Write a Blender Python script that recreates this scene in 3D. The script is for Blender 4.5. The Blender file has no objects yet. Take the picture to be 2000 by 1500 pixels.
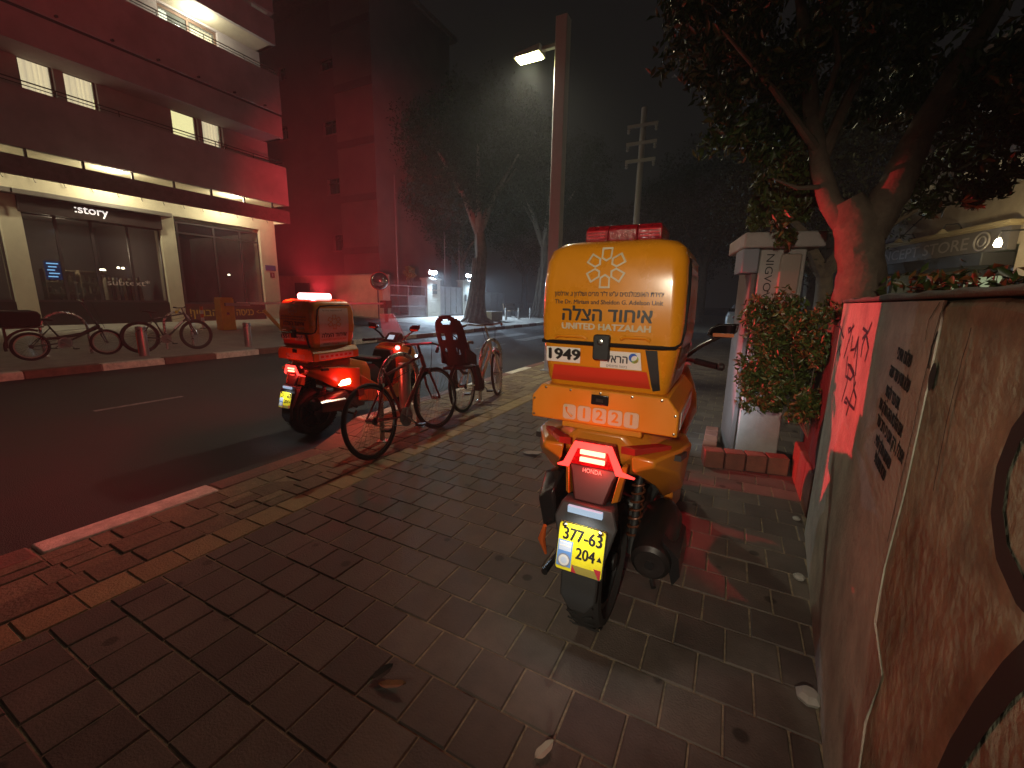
import bpy, bmesh, math, random
import numpy as np
from mathutils import Vector, Matrix

random.seed(7); rng = np.random.default_rng(7)
scene = bpy.context.scene
COL = scene.collection
R = math.radians

# ------------------------------------------------------------------ camera
H, FPX, PIT, YAW, ROLL = 1.43, 815.0, R(11.35), R(27.3), R(1.1)
fw = Vector((-math.sin(YAW), math.cos(YAW), 0)); rt = Vector((math.cos(YAW), math.sin(YAW), 0)); up = Vector((0, 0, 1))
zc = fw * math.cos(PIT) - up * math.sin(PIT)
dn = -(up * math.cos(PIT) + fw * math.sin(PIT))
Rv = rt * math.cos(ROLL) - dn * math.sin(ROLL)
Dv = rt * math.sin(ROLL) + dn * math.cos(ROLL)
cam = bpy.data.cameras.new('camera'); camo = bpy.data.objects.new('camera', cam); COL.objects.link(camo)
mw = Matrix.Identity(4)
for i in range(3):
    mw[i][0] = Rv[i]; mw[i][1] = -Dv[i]; mw[i][2] = -zc[i]
mw.translation = (0, 0, H); camo.matrix_world = mw
cam.sensor_fit = 'HORIZONTAL'; cam.sensor_width = 36; cam.lens = FPX / 2000 * 36
cam.clip_start = 0.02; cam.clip_end = 600
scene.camera = camo
HAZE = 0.0042

# ------------------------------------------------------------------ night sky and exposure
world = bpy.data.worlds.new('World'); scene.world = world; world.use_nodes = True
bg = world.node_tree.nodes['Background']
sky = world.node_tree.nodes.new('ShaderNodeTexSky'); sky.sky_type = 'NISHITA'; sky.sun_disc = False
sky.sun_elevation = R(-4); sky.sun_rotation = R(200)
mixn = world.node_tree.nodes.new('ShaderNodeMixRGB'); mixn.blend_type = 'ADD'; mixn.inputs[0].default_value = 1
mixn.inputs[2].default_value = (0.54, 0.47, 0.46, 1)          # city glow on the night sky
world.node_tree.links.new(sky.outputs[0], mixn.inputs[1])
world.node_tree.links.new(mixn.outputs[0], bg.inputs[0])
bg.inputs[1].default_value = 0.0115
vs = scene.view_settings
vs.view_transform = 'Standard'; vs.look = 'None'; vs.exposure = 0.0; vs.gamma = 1.0; vs.use_curve_mapping = False
scene.cycles.use_denoising = True
scene.cycles.volume_bounces = 0
scene.cycles.max_bounces = 6; scene.cycles.diffuse_bounces = 2; scene.cycles.glossy_bounces = 3
scene.cycles.transmission_bounces = 4; scene.cycles.transparent_max_bounces = 8
scene.cycles.sample_clamp_indirect = 3.0
scene.cycles.caustics_reflective = False; scene.cycles.caustics_refractive = False

# ------------------------------------------------------------------ pixels of the photograph -> directions
def ray(x, y):
    u = (x - 1000) / FPX; v = (y - 750) / FPX
    return zc + Rv * u + Dv * v
def g(x, y, z=0.0):
    d = ray(x, y); return Vector((0, 0, H)) + d * ((z - H) / d.z)
def onX(x, y, X):
    d = ray(x, y); return Vector((0, 0, H)) + d * (X / d.x)
def onY(x, y, Y):
    d = ray(x, y); return Vector((0, 0, H)) + d * (Y / d.y)

# ------------------------------------------------------------------ materials
MATS = {}
def M(name, col=(.5, .5, .5), rough=.6, metal=0., var=0., vscale=4., bump=0., bscale=40., emit=None, estr=0.,
      coat=0., trans=0., rnd=0., spec=.5, alpha=1., detail=5., wpos=False, spots=0.):
    if name in MATS: return MATS[name]
    m = bpy.data.materials.new(name); m.use_nodes = True; MATS[name] = m
    nt = m.node_tree; N = nt.nodes; L = nt.links; b = N['Principled BSDF']
    c4 = (*col, 1)
    b.inputs['Base Color'].default_value = c4
    b.inputs['Roughness'].default_value = rough; b.inputs['Metallic'].default_value = metal
    b.inputs['Specular IOR Level'].default_value = spec
    if coat: b.inputs['Coat Weight'].default_value = coat; b.inputs['Coat Roughness'].default_value = .06
    if trans: b.inputs['Transmission Weight'].default_value = trans
    if alpha < 1: b.inputs['Alpha'].default_value = alpha
    if emit:
        b.inputs['Emission Color'].default_value = (*emit, 1); b.inputs['Emission Strength'].default_value = estr
    if wpos:
        ge0 = N.new('ShaderNodeNewGeometry'); vec = ge0.outputs['Position']
    else:
        tc = N.new('ShaderNodeTexCoord'); vec = tc.outputs['Object']
    if var or rnd:
        hsv = N.new('ShaderNodeHueSaturation'); hsv.inputs['Color'].default_value = c4
        val = None
        if var:
            n = N.new('ShaderNodeTexNoise'); n.inputs['Scale'].default_value = vscale; n.inputs['Detail'].default_value = detail
            n.inputs['Roughness'].default_value = .65
            L.new(vec, n.inputs['Vector'])
            mr = N.new('ShaderNodeMapRange'); mr.inputs[1].default_value = .3; mr.inputs[2].default_value = .7
            mr.inputs[3].default_value = 1 - var; mr.inputs[4].default_value = 1 + var
            L.new(n.outputs['Fac'], mr.inputs[0]); val = mr.outputs[0]
            mr2 = N.new('ShaderNodeMapRange'); mr2.inputs[1].default_value = .3; mr2.inputs[2].default_value = .7
            mr2.inputs[3].default_value = max(0, rough - .12 * (var > 0)); mr2.inputs[4].default_value = min(1, rough + .12)
            L.new(n.outputs['Fac'], mr2.inputs[0]); L.new(mr2.outputs[0], b.inputs['Roughness'])
        if rnd:
            oi = N.new('ShaderNodeObjectInfo'); ge = N.new('ShaderNodeNewGeometry')
            ad = N.new('ShaderNodeMath'); ad.operation = 'ADD'
            L.new(oi.outputs['Random'], ad.inputs[0]); L.new(ge.outputs['Random Per Island'], ad.inputs[1])
            fr = N.new('ShaderNodeMath'); fr.operation = 'FRACT'; L.new(ad.outputs[0], fr.inputs[0])
            mr3 = N.new('ShaderNodeMapRange'); mr3.inputs[3].default_value = 1 - rnd; mr3.inputs[4].default_value = 1 + rnd
            L.new(fr.outputs[0], mr3.inputs[0])
            if val is not None:
                mu = N.new('ShaderNodeMath'); mu.operation = 'MULTIPLY'; L.new(val, mu.inputs[0]); L.new(mr3.outputs[0], mu.inputs[1]); val = mu.outputs[0]
            else: val = mr3.outputs[0]
            hu = N.new('ShaderNodeMapRange'); hu.inputs[3].default_value = .5 - rnd * .05; hu.inputs[4].default_value = .5 + rnd * .05
            L.new(fr.outputs[0], hu.inputs[0]); L.new(hu.outputs[0], hsv.inputs['Hue'])
        if spots:                                          # dark gum and oil spots trodden into the surface
            vo = N.new('ShaderNodeTexVoronoi'); vo.inputs['Scale'].default_value = spots; vo.inputs['Randomness'].default_value = 1.
            L.new(vec, vo.inputs['Vector'])
            ms = N.new('ShaderNodeMapRange'); ms.inputs[1].default_value = .09; ms.inputs[2].default_value = .13; ms.inputs[3].default_value = .38; ms.inputs[4].default_value = 1.
            L.new(vo.outputs['Distance'], ms.inputs[0])
            mv = N.new('ShaderNodeMath'); mv.operation = 'MULTIPLY'; L.new(val, mv.inputs[0]); L.new(ms.outputs[0], mv.inputs[1]); val = mv.outputs[0]
        L.new(val, hsv.inputs['Value']); L.new(hsv.outputs[0], b.inputs['Base Color'])
    if bump:
        n2 = N.new('ShaderNodeTexNoise'); n2.inputs['Scale'].default_value = bscale; n2.inputs['Detail'].default_value = 6
        L.new(vec, n2.inputs['Vector'])
        bp = N.new('ShaderNodeBump'); bp.inputs['Strength'].default_value = bump; bp.inputs['Distance'].default_value = .01
        L.new(n2.outputs['Fac'], bp.inputs['Height']); L.new(bp.outputs[0], b.inputs['Normal'])
    return m

def EM(name, col, s, base=(.02, .02, .02)):
    return M(name, base, .4, emit=col, estr=s)
def GLASS(name, tint=(.8, .85, .9), rough=.02, alpha=.25):
    return M(name, tint, rough, spec=.6, alpha=alpha)

# ------------------------------------------------------------------ mesh builder
class MB:
    def __init__(s): s.v = []; s.f = []
    def add(s, vs, fs):
        o = len(s.v); s.v += [tuple(p) for p in vs]; s.f += [tuple(i + o for i in f) for f in fs]; return s
    def bb(s, x0, x1, y0, y1, z0, z1):
        return s.add([(x0, y0, z0), (x1, y0, z0), (x1, y1, z0), (x0, y1, z0), (x0, y0, z1), (x1, y0, z1), (x1, y1, z1), (x0, y1, z1)],
                     [(0, 3, 2, 1), (4, 5, 6, 7), (0, 1, 5, 4), (1, 2, 6, 5), (2, 3, 7, 6), (3, 0, 4, 7)])
    def box(s, c, d, rot=None):
        m = rot if rot is not None else Matrix.Identity(3)
        c = Vector(c); q = []
        for a in ((-1, -1, -1), (1, -1, -1), (1, 1, -1), (-1, 1, -1), (-1, -1, 1), (1, -1, 1), (1, 1, 1), (-1, 1, 1)):
            q.append(c + m @ Vector((a[0] * d[0] / 2, a[1] * d[1] / 2, a[2] * d[2] / 2)))
        return s.add(q, [(0, 3, 2, 1), (4, 5, 6, 7), (0, 1, 5, 4), (1, 2, 6, 5), (2, 3, 7, 6), (3, 0, 4, 7)])
    def loft(s, rings, cap=True, close=False):
        n = len(rings[0]); o = len(s.v)
        for r_ in rings: s.v += [tuple(p) for p in r_]
        k = len(rings)
        for i in range(k if close else k - 1):
            for j in range(n):
                a = o + i * n + j; b = o + i * n + (j + 1) % n
                c = o + ((i + 1) % k) * n + (j + 1) % n; d = o + ((i + 1) % k) * n + j
                s.f.append((a, b, c, d))
        if cap and not close:
            s.f.append(tuple(o + j for j in range(n))[::-1]); s.f.append(tuple(o + (k - 1) * n + j for j in range(n)))
        return s
    def tube(s, path, r, n=8, closed=False, flat=None):
        P = [Vector(p) for p in path]; k = len(P)
        rr = [r] * k if not hasattr(r, '__len__') else list(r)
        rings = []; prev = None
        for i in range(k):
            if closed: t = P[(i + 1) % k] - P[i - 1]
            else: t = P[min(i + 1, k - 1)] - P[max(i - 1, 0)]
            t = t.normalized() if t.length > 1e-9 else Vector((0, 0, 1))
            if prev is None:
                a = Vector((0, 0, 1)) if abs(t.z) < .9 else Vector((1, 0, 0)); x = t.cross(a).normalized()
            else:
                x = prev - t * prev.dot(t); x = x.normalized() if x.length > 1e-6 else t.orthogonal().normalized()
            prev = x; y = t.cross(x)
            fl = flat or 1.
            rings.append([P[i] + (x * math.cos(2 * math.pi * j / n) + y * fl * math.sin(2 * math.pi * j / n)) * rr[i] for j in range(n)])
        return s.loft(rings, close=closed)
    def cyl(s, a, b, r, n=16, r2=None):
        return s.tube([a, b], [r, r if r2 is None else r2], n)
    def lathe(s, prof, n=24, m=None):
        m = m or Matrix.Identity(4); rings = []
        for (r_, z) in prof:
            rings.append([m @ Vector((r_ * math.cos(2 * math.pi * j / n), r_ * math.sin(2 * math.pi * j / n), z)) for j in range(n)])
        return s.loft(rings, cap=True)
    def torus(s, c, ax, Rr, r_, n=40, k=10, sq=1.):
        ax = Vector(ax).normalized(); x = ax.orthogonal().normalized(); y = ax.cross(x); c = Vector(c); rings = []
        for i in range(n):
            a = 2 * math.pi * i / n; d = x * math.cos(a) + y * math.sin(a)
            rings.append([c + d * (Rr + r_ * math.cos(2 * math.pi * j / k)) + ax * (r_ * sq * math.sin(2 * math.pi * j / k)) for j in range(k)])
        return s.loft(rings, close=True)
    def prism(s, poly, fn, a, b):
        n = len(poly); A = [fn(p, a) for p in poly]; B = [fn(p, b) for p in poly]
        return s.add(A + B, [tuple(range(n))[::-1], tuple(range(n, 2 * n))] + [(i, (i + 1) % n, n + (i + 1) % n, n + i) for i in range(n)])
    def ribbon(s, pts, w, fn, h=.0015):
        "flat painted stroke in a plane: pts in (u,v), fn(u,v,h)->xyz"
        k = len(pts); q = []
        for i in range(k):
            a = Vector(pts[max(i - 1, 0)]); b = Vector(pts[min(i + 1, k - 1)]); t = (b - a)
            t = t.normalized() if t.length > 1e-9 else Vector((1, 0)); nn = Vector((-t.y, t.x)); ww = w if not hasattr(w, '__len__') else w[i]
            p = Vector(pts[i]); q += [p + nn * ww / 2, p - nn * ww / 2]
        vs_ = [fn(p.x, p.y, h) for p in q]
        return s.add(vs_, [(2 * i, 2 * i + 1, 2 * i + 3, 2 * i + 2) for i in range(k - 1)])
    def wallholes(s, fn, u0, u1, v0, v1, holes, t):
        "slab with rectangular openings; fn(u,v,d)->xyz, d depth"
        us = sorted({u0, u1, *[h[0] for h in holes], *[h[1] for h in holes]}); vs_ = sorted({v0, v1, *[h[2] for h in holes], *[h[3] for h in holes]})
        def solid(i, j):
            if i < 0 or j < 0 or i >= len(us) - 1 or j >= len(vs_) - 1: return False
            cu = (us[i] + us[i + 1]) / 2; cv = (vs_[j] + vs_[j + 1]) / 2
            return not any(h[0] < cu < h[1] and h[2] < cv < h[3] for h in holes)
        for i in range(len(us) - 1):
            for j in range(len(vs_) - 1):
                if not solid(i, j): continue
                a, b, c, d = us[i], us[i + 1], vs_[j], vs_[j + 1]
                s.add([fn(a, c, 0), fn(b, c, 0), fn(b, d, 0), fn(a, d, 0)], [(0, 1, 2, 3)])
                s.add([fn(a, c, t), fn(b, c, t), fn(b, d, t), fn(a, d, t)], [(3, 2, 1, 0)])
                for (di, dj, p, q) in ((-1, 0, (a, c), (a, d)), (1, 0, (b, d), (b, c)), (0, -1, (b, c), (a, c)), (0, 1, (a, d), (b, d))):
                    if not solid(i + di, j + dj):
                        s.add([fn(*p, 0), fn(*q, 0), fn(*q, t), fn(*p, t)], [(0, 1, 2, 3)])
        return s
    def mesh(s, name, mat, smooth=True, off=None, fix=True):
        me = bpy.data.meshes.new(name)
        v = s.v if off is None else [(p[0] - off.x, p[1] - off.y, p[2] - off.z) for p in s.v]
        me.from_pydata(v, [], s.f)
        if fix:
            bm = bmesh.new(); bm.from_mesh(me); bmesh.ops.recalc_face_normals(bm, faces=bm.faces); bm.to_mesh(me); bm.free()
        me.materials.append(mat)
        if smooth:
            me.shade_smooth(); me.set_sharp_from_angle(angle=R(38))
        return me
    def build(s, name, mat, parent=None, smooth=True, world=True, bevel=0., fix=True, kind=None, seg=2):
        off = rootloc(parent) if (parent is not None and world) else None
        o = bpy.data.objects.new(name, s.mesh(name, mat, smooth, off, fix)); COL.objects.link(o)
        if parent is not None: o.parent = parent
        if bevel:
            bv = o.modifiers.new('bevel', 'BEVEL'); bv.width = bevel; bv.segments = seg; bv.limit_method = 'ANGLE'; bv.angle_limit = R(35)
        if kind: o['kind'] = kind
        return o

def rootloc(o):
    l = Vector((0, 0, 0))
    while o is not None: l = l + o.location; o = o.parent
    return l
def tag(o, label, cat, group=None):
    o['label'] = label; o['category'] = cat
    if group: o['group'] = group
    return o
def thing(name, loc, label, cat, group=None, rz=0.):
    o = bpy.data.objects.new(name, None); COL.objects.link(o); o.location = loc; o.rotation_euler = (0, 0, rz)
    o.empty_display_size = .1
    return tag(o, label, cat, group)
def struct(o): o['kind'] = 'structure'; return o
def light(kind, name, loc, power, col, parent=None, size=.05, target=None, spot=None, blend=.4):
    l = bpy.data.lights.new(name, kind); l.energy = power; l.color = col
    if kind in ('POINT', 'SPOT'): l.shadow_soft_size = size
    if kind == 'AREA': l.size = size
    if spot: l.spot_size = spot; l.spot_blend = blend
    o = bpy.data.objects.new(name, l); COL.objects.link(o); o.location = loc
    if target is not None: o.rotation_euler = (Vector(target) - Vector(loc)).to_track_quat('-Z', 'Y').to_euler()
    if parent: o.parent = parent
    return o
def heb(t): return t[::-1]
def text(body, size, mat, parent, M4, width=None, name='lettering', align='CENTER', bold=0., ext=.0006, spacing=1.):
    "flat lettering; M4 maps text plane (x right, y up, z out) to the parent's space"
    cu = bpy.data.curves.new('lettering', 'FONT'); cu.size = 1.
    dal = [i for i, c in enumerate(body) if c == 'ד']         # this glyph's outline overlaps itself: rebuilt from two bars
    cu.body = body.replace('ד', 'ר')
    for i in range(len(dal) + 1): cu.materials.append(mat)
    for j, i in enumerate(dal): cu.body_format[i].material_index = j + 1
    cu.align_x = align; cu.align_y = 'CENTER'
    cu.extrude = 0;  cu.space_character = spacing; cu.resolution_u = 3
    t = bpy.data.objects.new('tmp', cu); me = bpy.data.meshes.new_from_object(t)
    bpy.data.objects.remove(t); bpy.data.curves.remove(cu)
    if dal:
        V = [v.co.copy() for v in me.vertices]; F = [tuple(p.vertices) for p in me.polygons if p.material_index == 0]
        for j in range(len(dal)):
            xs = [V[q].x for p in me.polygons if p.material_index == j + 1 for q in p.vertices]
            if not xs: continue
            x0 = min(xs); DY = max(V[q].y for p in me.polygons if p.material_index == j + 1 for q in p.vertices) - .59
            for (a, b_, c, d) in ((x0 - .01, x0 + .48, .51, .59), (x0 + .30, x0 + .39, 0., .51)):
                n_ = len(V)
                V += [Vector((a, c + DY, 0)), Vector((b_, c + DY, 0)), Vector((b_, d + DY, 0)), Vector((a, d + DY, 0))]; F.append((n_, n_ + 1, n_ + 2, n_ + 3))
        used = sorted({q for f in F for q in f}); rm = {q: i for i, q in enumerate(used)}
        me3 = bpy.data.meshes.new(name); me3.from_pydata([V[q] for q in used], [], [tuple(rm[q] for q in f) for f in F]); bpy.data.meshes.remove(me); me = me3
    k = 1.
    if width and len(me.vertices):
        xs = [v.co.x for v in me.vertices]; k = width / max(1e-6, max(xs) - min(xs))
    me.transform(Matrix.Diagonal((size, size, 1, 1))); k = k if not width else k / size
    if bold > 0:                                           # bolder strokes: shifted layers
        V = np.array([v.co[:] for v in me.vertices]); F = [tuple(p.vertices) for p in me.polygons]; vs_, fs_ = [], []
        for i, (dx, dy) in enumerate(((0, 0), (bold, 0), (-bold, 0), (0, bold * .6), (0, -bold * .6))):
            o_ = len(vs_); vs_ += [(p[0] + dx / k, p[1] + dy, p[2] + i * .00012) for p in V]; fs_ += [tuple(a + o_ for a in f) for f in F]
        me2 = bpy.data.meshes.new(name); me2.from_pydata(vs_, [], fs_); bpy.data.meshes.remove(me); me = me2
    me.transform(M4 @ Matrix.Diagonal((k, 1, 1, 1)))
    me.materials.clear(); me.materials.append(mat); me.name = name
    o = bpy.data.objects.new(name, me); COL.objects.link(o); o.parent = parent
    return o
def frame(o, xd, yd):
    "4x4 with origin o, text x along xd, y along yd"
    xd = Vector(xd).normalized(); yd = Vector(yd).normalized(); z = xd.cross(yd)
    m = Matrix.Identity(4)
    for i in range(3): m[i][0] = xd[i]; m[i][1] = yd[i]; m[i][2] = z[i]
    m.translation = o
    return m
def copytree(o, parent=None):
    c = o.copy(); COL.objects.link(c); c.parent = parent
    for ch in list(o.children): copytree(ch, c)
    return c

def leaves(centres, size, mat, name, parent, spread=.0, droop=.5, asp=.42, off=None, normal_up=0.):
    "one mesh of folded leaf blades at the given centres (numpy n x 3)"
    n = len(centres)
    d = rng.normal(size=(n, 3)); d[:, 2] -= droop; d /= np.linalg.norm(d, axis=1)[:, None]
    a = rng.normal(size=(n, 3)); a[:, 2] += normal_up; s_ = np.cross(d, a); s_ /= np.linalg.norm(s_, axis=1)[:, None]
    nrm = np.cross(s_, d)
    L_ = size * rng.uniform(.6, 1.25, size=(n, 1)); W = L_ * asp
    c = centres if off is None else centres - np.array(off)
    base = c - d * L_ / 2; tip = c + d * L_ / 2 - nrm * L_ * .08
    l = c - d * L_ * .05 + s_ * W / 2 + nrm * W * .22; r_ = c - d * L_ * .05 - s_ * W / 2 + nrm * W * .22
    v = np.stack([base, l, tip, r_], 1).reshape(-1, 3)
    i = np.arange(n) * 4
    f = np.stack([i, i + 2, i + 1, i, i + 3, i + 2], 1).reshape(-1)
    me = bpy.data.meshes.new(name); me.vertices.add(n * 4); me.vertices.foreach_set('co', v.ravel())
    me.loops.add(n * 6); me.loops.foreach_set('vertex_index', f.astype(np.int32))
    me.polygons.add(n * 2); me.polygons.foreach_set('loop_start', (np.arange(n * 2) * 3).astype(np.int32))
    me.update(calc_edges=True); me.validate()
    me.materials.append(mat)
    o = bpy.data.objects.new(name, me); COL.objects.link(o); o.parent = parent
    return o
def blob(n, c, r, shell=.55):
    p = rng.normal(size=(n, 3)); p /= np.linalg.norm(p, axis=1)[:, None]
    p *= (shell + (1 - shell) * rng.uniform(size=(n, 1))) ** .8
    return p * np.array(r) + np.array(c)
def clusters(k, per, c, r, cr, shell=.5):
    cs = blob(k, c, r, shell)
    return np.concatenate([blob(per, q, (cr * random.uniform(.6, 1.3),) * 3, .2) for q in cs])
# ================================================================== SETTING: ground, road, kerbs, paving
m_asph = M('asphalt', (.036, .034, .033), .72, var=.5, vscale=.9, bump=.9, bscale=160, spec=.35, detail=12)
m_soil = M('soil', (.05, .035, .025), .95, var=.4, bump=.6, bscale=30)
m_paver = M('paver_concrete', (.105, .083, .07), .72, var=.30, vscale=5, bump=.35, bscale=120, rnd=.22, spec=.35, wpos=True, spots=4.2, detail=8)
m_cob = M('cobble_stone', (.19, .145, .095), .78, var=.28, vscale=14, bump=.6, bscale=70, rnd=.25, spec=.3, wpos=True)
m_buff = M('buff_paver', (.30, .225, .12), .78, var=.2, vscale=12, bump=.5, bscale=90, rnd=.14, spec=.3, wpos=True)
m_joint = M('joint_sand', (.24, .19, .125), .95, var=.5, vscale=20, bump=.5, bscale=150)
m_kw = M('kerb_white_paint', (.62, .58, .50), .7, var=.35, vscale=9, bump=.5, bscale=60)
m_kr = M('kerb_worn_red', (.17, .08, .06), .7, var=.35, vscale=9, bump=.5, bscale=60)
m_conc = M('concrete', (.33, .31, .28), .85, var=.25, vscale=5, bump=.4, bscale=50)
m_line = M('road_paint', (.20, .195, .19), .75, var=.6, vscale=7, bump=.2, bscale=60)
m_lpave = M('far_paving', (.30, .27, .24), .75, var=.25, vscale=3, bump=.3, bscale=60)

def roadz(x): return -.15 + (x + 3.3) / (-7.15) * .12
def leftz(x): return .10 + max(0, min(1, (-10.6 - x) / 7.5)) * .32

struct(MB().add([(-200, -200, -.6), (200, -200, -.6), (200, 260, -.6), (-200, 260, -.6)], [(0, 1, 2, 3)]).build('ground', m_soil, smooth=False))
ys = [-40, 0, 30, 140]; b = MB(); xs = [-3.3, -7, -10.5]
for i in range(3):
    for j in range(2):
        b.add([(xs[j], ys[i], roadz(xs[j])), (xs[j + 1], ys[i], roadz(xs[j + 1])), (xs[j + 1], ys[i + 1], roadz(xs[j + 1])), (xs[j], ys[i + 1], roadz(xs[j]))], [(0, 3, 2, 1)])
road = struct(b.build('road', m_asph, smooth=False))
# right pavement bed (joint sand under the pavers)
b = MB(); b.add([(-3.40, -8, -.0055), (14, -8, -.0055), (14, 60, -.0055), (-3.84, 60, -.0055), (-3.84, 3.45, -.0055), (-3.40, 2.6, -.0055)], [(0, 1, 2, 3, 4, 5)])
pave = struct(b.build('pavement', m_joint, smooth=False))
# left pavement, rising towards the buildings
b = MB(); xl = [-10.62, -14, -18.1, -70]
for i in range(3):
    b.add([(xl[i], -40, leftz(xl[i])), (xl[i + 1], -40, leftz(xl[i + 1])), (xl[i + 1], 140, leftz(xl[i + 1])), (xl[i], 140, leftz(xl[i]))], [(0, 3, 2, 1)])
lpave = struct(b.build('far_pavement', m_lpave, smooth=False))
# drive of the side street
b = MB()
b.add([(-10.62, 12.9, leftz(-10.62) + .005), (-18.1, 12.9, leftz(-18.1) + .005), (-18.1, 16.0, leftz(-18.1) + .005), (-10.62, 16.0, leftz(-10.62) + .005)], [(0, 3, 2, 1)])
b.add([(-18.1, 12.9, leftz(-18.1) + .005), (-60, 12.9, leftz(-18.1) + .005), (-60, 16.0, leftz(-18.1) + .005), (-18.1, 16.0, leftz(-18.1) + .005)], [(0, 3, 2, 1)])
struct(b.build('drive', m_asph, smooth=False))

# road markings: worn centre dashes and bay lines
for (x, y0, y1, w) in ((-7.2, 2.15, 3.15, .09), (-7.2, 6.2, 8.2, .10), (-7.0, 11, 13, .1), (-7.0, 16, 18, .1), (-7.0, 21, 23, .1), (-7.0, 26, 28, .1), (-5.9, 4.6, 6.4, .09)):
    zz = roadz(x) + .004
    struct(MB().add([(x - w / 2, y0, zz), (x + w / 2, y0, zz), (x + w / 2, y1, zz), (x - w / 2, y1, zz)], [(0, 1, 2, 3)]).build('road_marking', m_line, smooth=False))
for k in range(5):                                        # crossing bars beyond the parked scooter
    x0 = -9.9 + k * 1.25
    struct(MB().add([(x0, 14.4, roadz(x0) + .004), (x0 + .5, 14.4, roadz(x0 + .5) + .004), (x0 + .5, 17.4, roadz(x0 + .5) + .004), (x0, 17.4, roadz(x0) + .004)], [(0, 1, 2, 3)]).build('crossing_bar', m_line, smooth=False))

# kerb blocks
kerb = struct(MB().bb(-3.36, -3.27, -6, 2.4, -.3, -.03).bb(-3.86, -3.78, 3.3, 60, -.3, -.03).build('kerb', m_conc, smooth=False))
def kblock(x0, x1, y0, y1, x2, x3, zt, mat, parent):
    # plan corners (x0,y0)-(x1,y0) near end, (x2,y1)-(x3,y1) far end; rounded road edge through a bevel
    b = MB(); v = [(x0, y0), (x1, y0), (x3, y1), (x2, y1)]
    b.prism(v, lambda p, z: (p[0], p[1], z), zt - .26, zt)
    return b.build('kerb_block', mat, parent, bevel=.014, smooth=True)
for i in range(-6, 2):
    y = .65 + (i) * .93
    jx = random.uniform(-.006, .006); jz = random.uniform(-.004, .004)
    kblock(-3.43 + jx, -3.25 + jx, y + .004, y + .922, -3.43 + jx, -3.25 + jx, .004 + jz, m_kw if i % 2 == 0 else m_kr, kerb)
kblock(-3.44, -3.25, 2.515, 2.95, -3.66, -3.26, -.004, m_kr, kerb)
kblock(-3.66, -3.28, 2.955, 3.45, -3.92, -3.72, .002, m_kr, kerb)
for i in range(28):
    y = 3.46 + i * .95
    jx = random.uniform(-.006, .006)
    kblock(-3.93 + jx, -3.76 + jx, y, y + .942, -3.93 + jx, -3.76 + jx, .003, m_kw if i % 2 == 0 else m_kr, kerb)
kerbl = struct(MB().bb(-10.58, -10.47, -10, 60, -.2, .06).build('far_kerb', m_conc, smooth=False))
for i in range(-8, 40):
    y = 1.35 + i * 1.0
    kblock(-10.63, -10.45, y + .004, y + .992, -10.63, -10.45, .105 + random.uniform(-.004, .004), m_kw if i % 2 == 0 else m_kr, kerbl)

# pavers: the ones that show largest are single pieces, the rest one mesh of the same pieces
def pmesh(w, l, name, mat, vv):
    b = MB(); e = .006; h = .05
    def ring(dx, dy, z): return [(-w / 2 + dx, -l / 2 + dy, z), (w / 2 - dx, -l / 2 + dy, z), (w / 2 - dx, l / 2 - dy, z), (-w / 2 + dx, l / 2 - dy, z)]
    b.loft([ring(0, 0, -h), ring(0, 0, -e), ring(e * .7, e * .7, 0)], cap=True)
    return b.mesh(name, mat, smooth=False)
rows = []
jt = .006
def wallx(y): return .418 + (y - 1.423) * .0914       # face of the concrete wall
for k in range(-6, 110):                                # main field, 20 cm squares in half bond
    y = .876 + (k - 0) * .2045
    sh = 0 if k % 2 == 0 else .1
    lim = wallx(y + .1) if y < 4.3 else (2.2 if y > 5.6 else 1.0)
    x = -2.475 + (0 if sh == 0 else -.1)
    first = True
    while x < lim - .02:
        x0 = max(x, -2.475); x1 = min(x + .2, lim)
        if x1 - x0 > .03: rows.append((x0 + jt / 2, x1 - jt / 2, y + jt / 2, y + .2045 - jt / 2, 'm'))
        x += .2
for k in range(-14, 130):                               # buff edging course and cobble strip
    y = .4 + k * .2045
    rows.append((-2.68 + jt / 2, -2.48 - jt / 2, y + jt / 2, y + .2045 - jt / 2, 'b'))
for c in range(6):
    x0 = -2.685 - (c + 1) * .188
    y = -2.6 + c * .07
    while y < 26:
        l = random.choice((.1, .2, .2, .2, .3))
        xin = -3.245 if y < 2.5 else (-3.25 if y < 2.95 else (-3.27 - (y - 2.95) * .9 if y < 3.45 else -3.755))
        xa = max(x0, xin)
        if x0 + .188 - xa > .04:
            if l == .2 and random.random() < .35:
                rows.append((xa + jt / 2, x0 + .094 - jt / 2 if xa < x0 + .05 else x0 + .188 - jt / 2, y + jt / 2, y + l - jt / 2, 'c'))
                if xa < x0 + .05: rows.append((x0 + .094 + jt / 2, x0 + .188 - jt / 2, y + jt / 2, y + l - jt / 2, 'c'))
            else: rows.append((xa + jt / 2, x0 + .188 - jt / 2, y + jt / 2, y + l - jt / 2, 'c'))
        y += l
def area(r_):
    c = Vector(((r_[0] + r_[1]) / 2, (r_[2] + r_[3]) / 2, -H)); d = c.dot(zc)
    if d < .15: return 0
    px = c.dot(Rv) / d * FPX; py = c.dot(Dv) / d * FPX
    if abs(px) > 1120 or abs(py) > 860: return 0
    return 1 / d ** 3
big = {}
for kind, cap in (('m', 298), ('b', 60), ('c', 235)):
    q = sorted([r_ for r_ in rows if r_[4] == kind], key=area, reverse=True)[:cap]
    big.update({id(r_): 1 for r_ in q if area(r_) > 0})
cache = {}
rest = {'m': MB(), 'b': MB(), 'c': MB()}
nm = {'m': 'paver', 'b': 'edging_paver', 'c': 'cobble'}; mm = {'m': m_paver, 'b': m_buff, 'c': m_cob}
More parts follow.
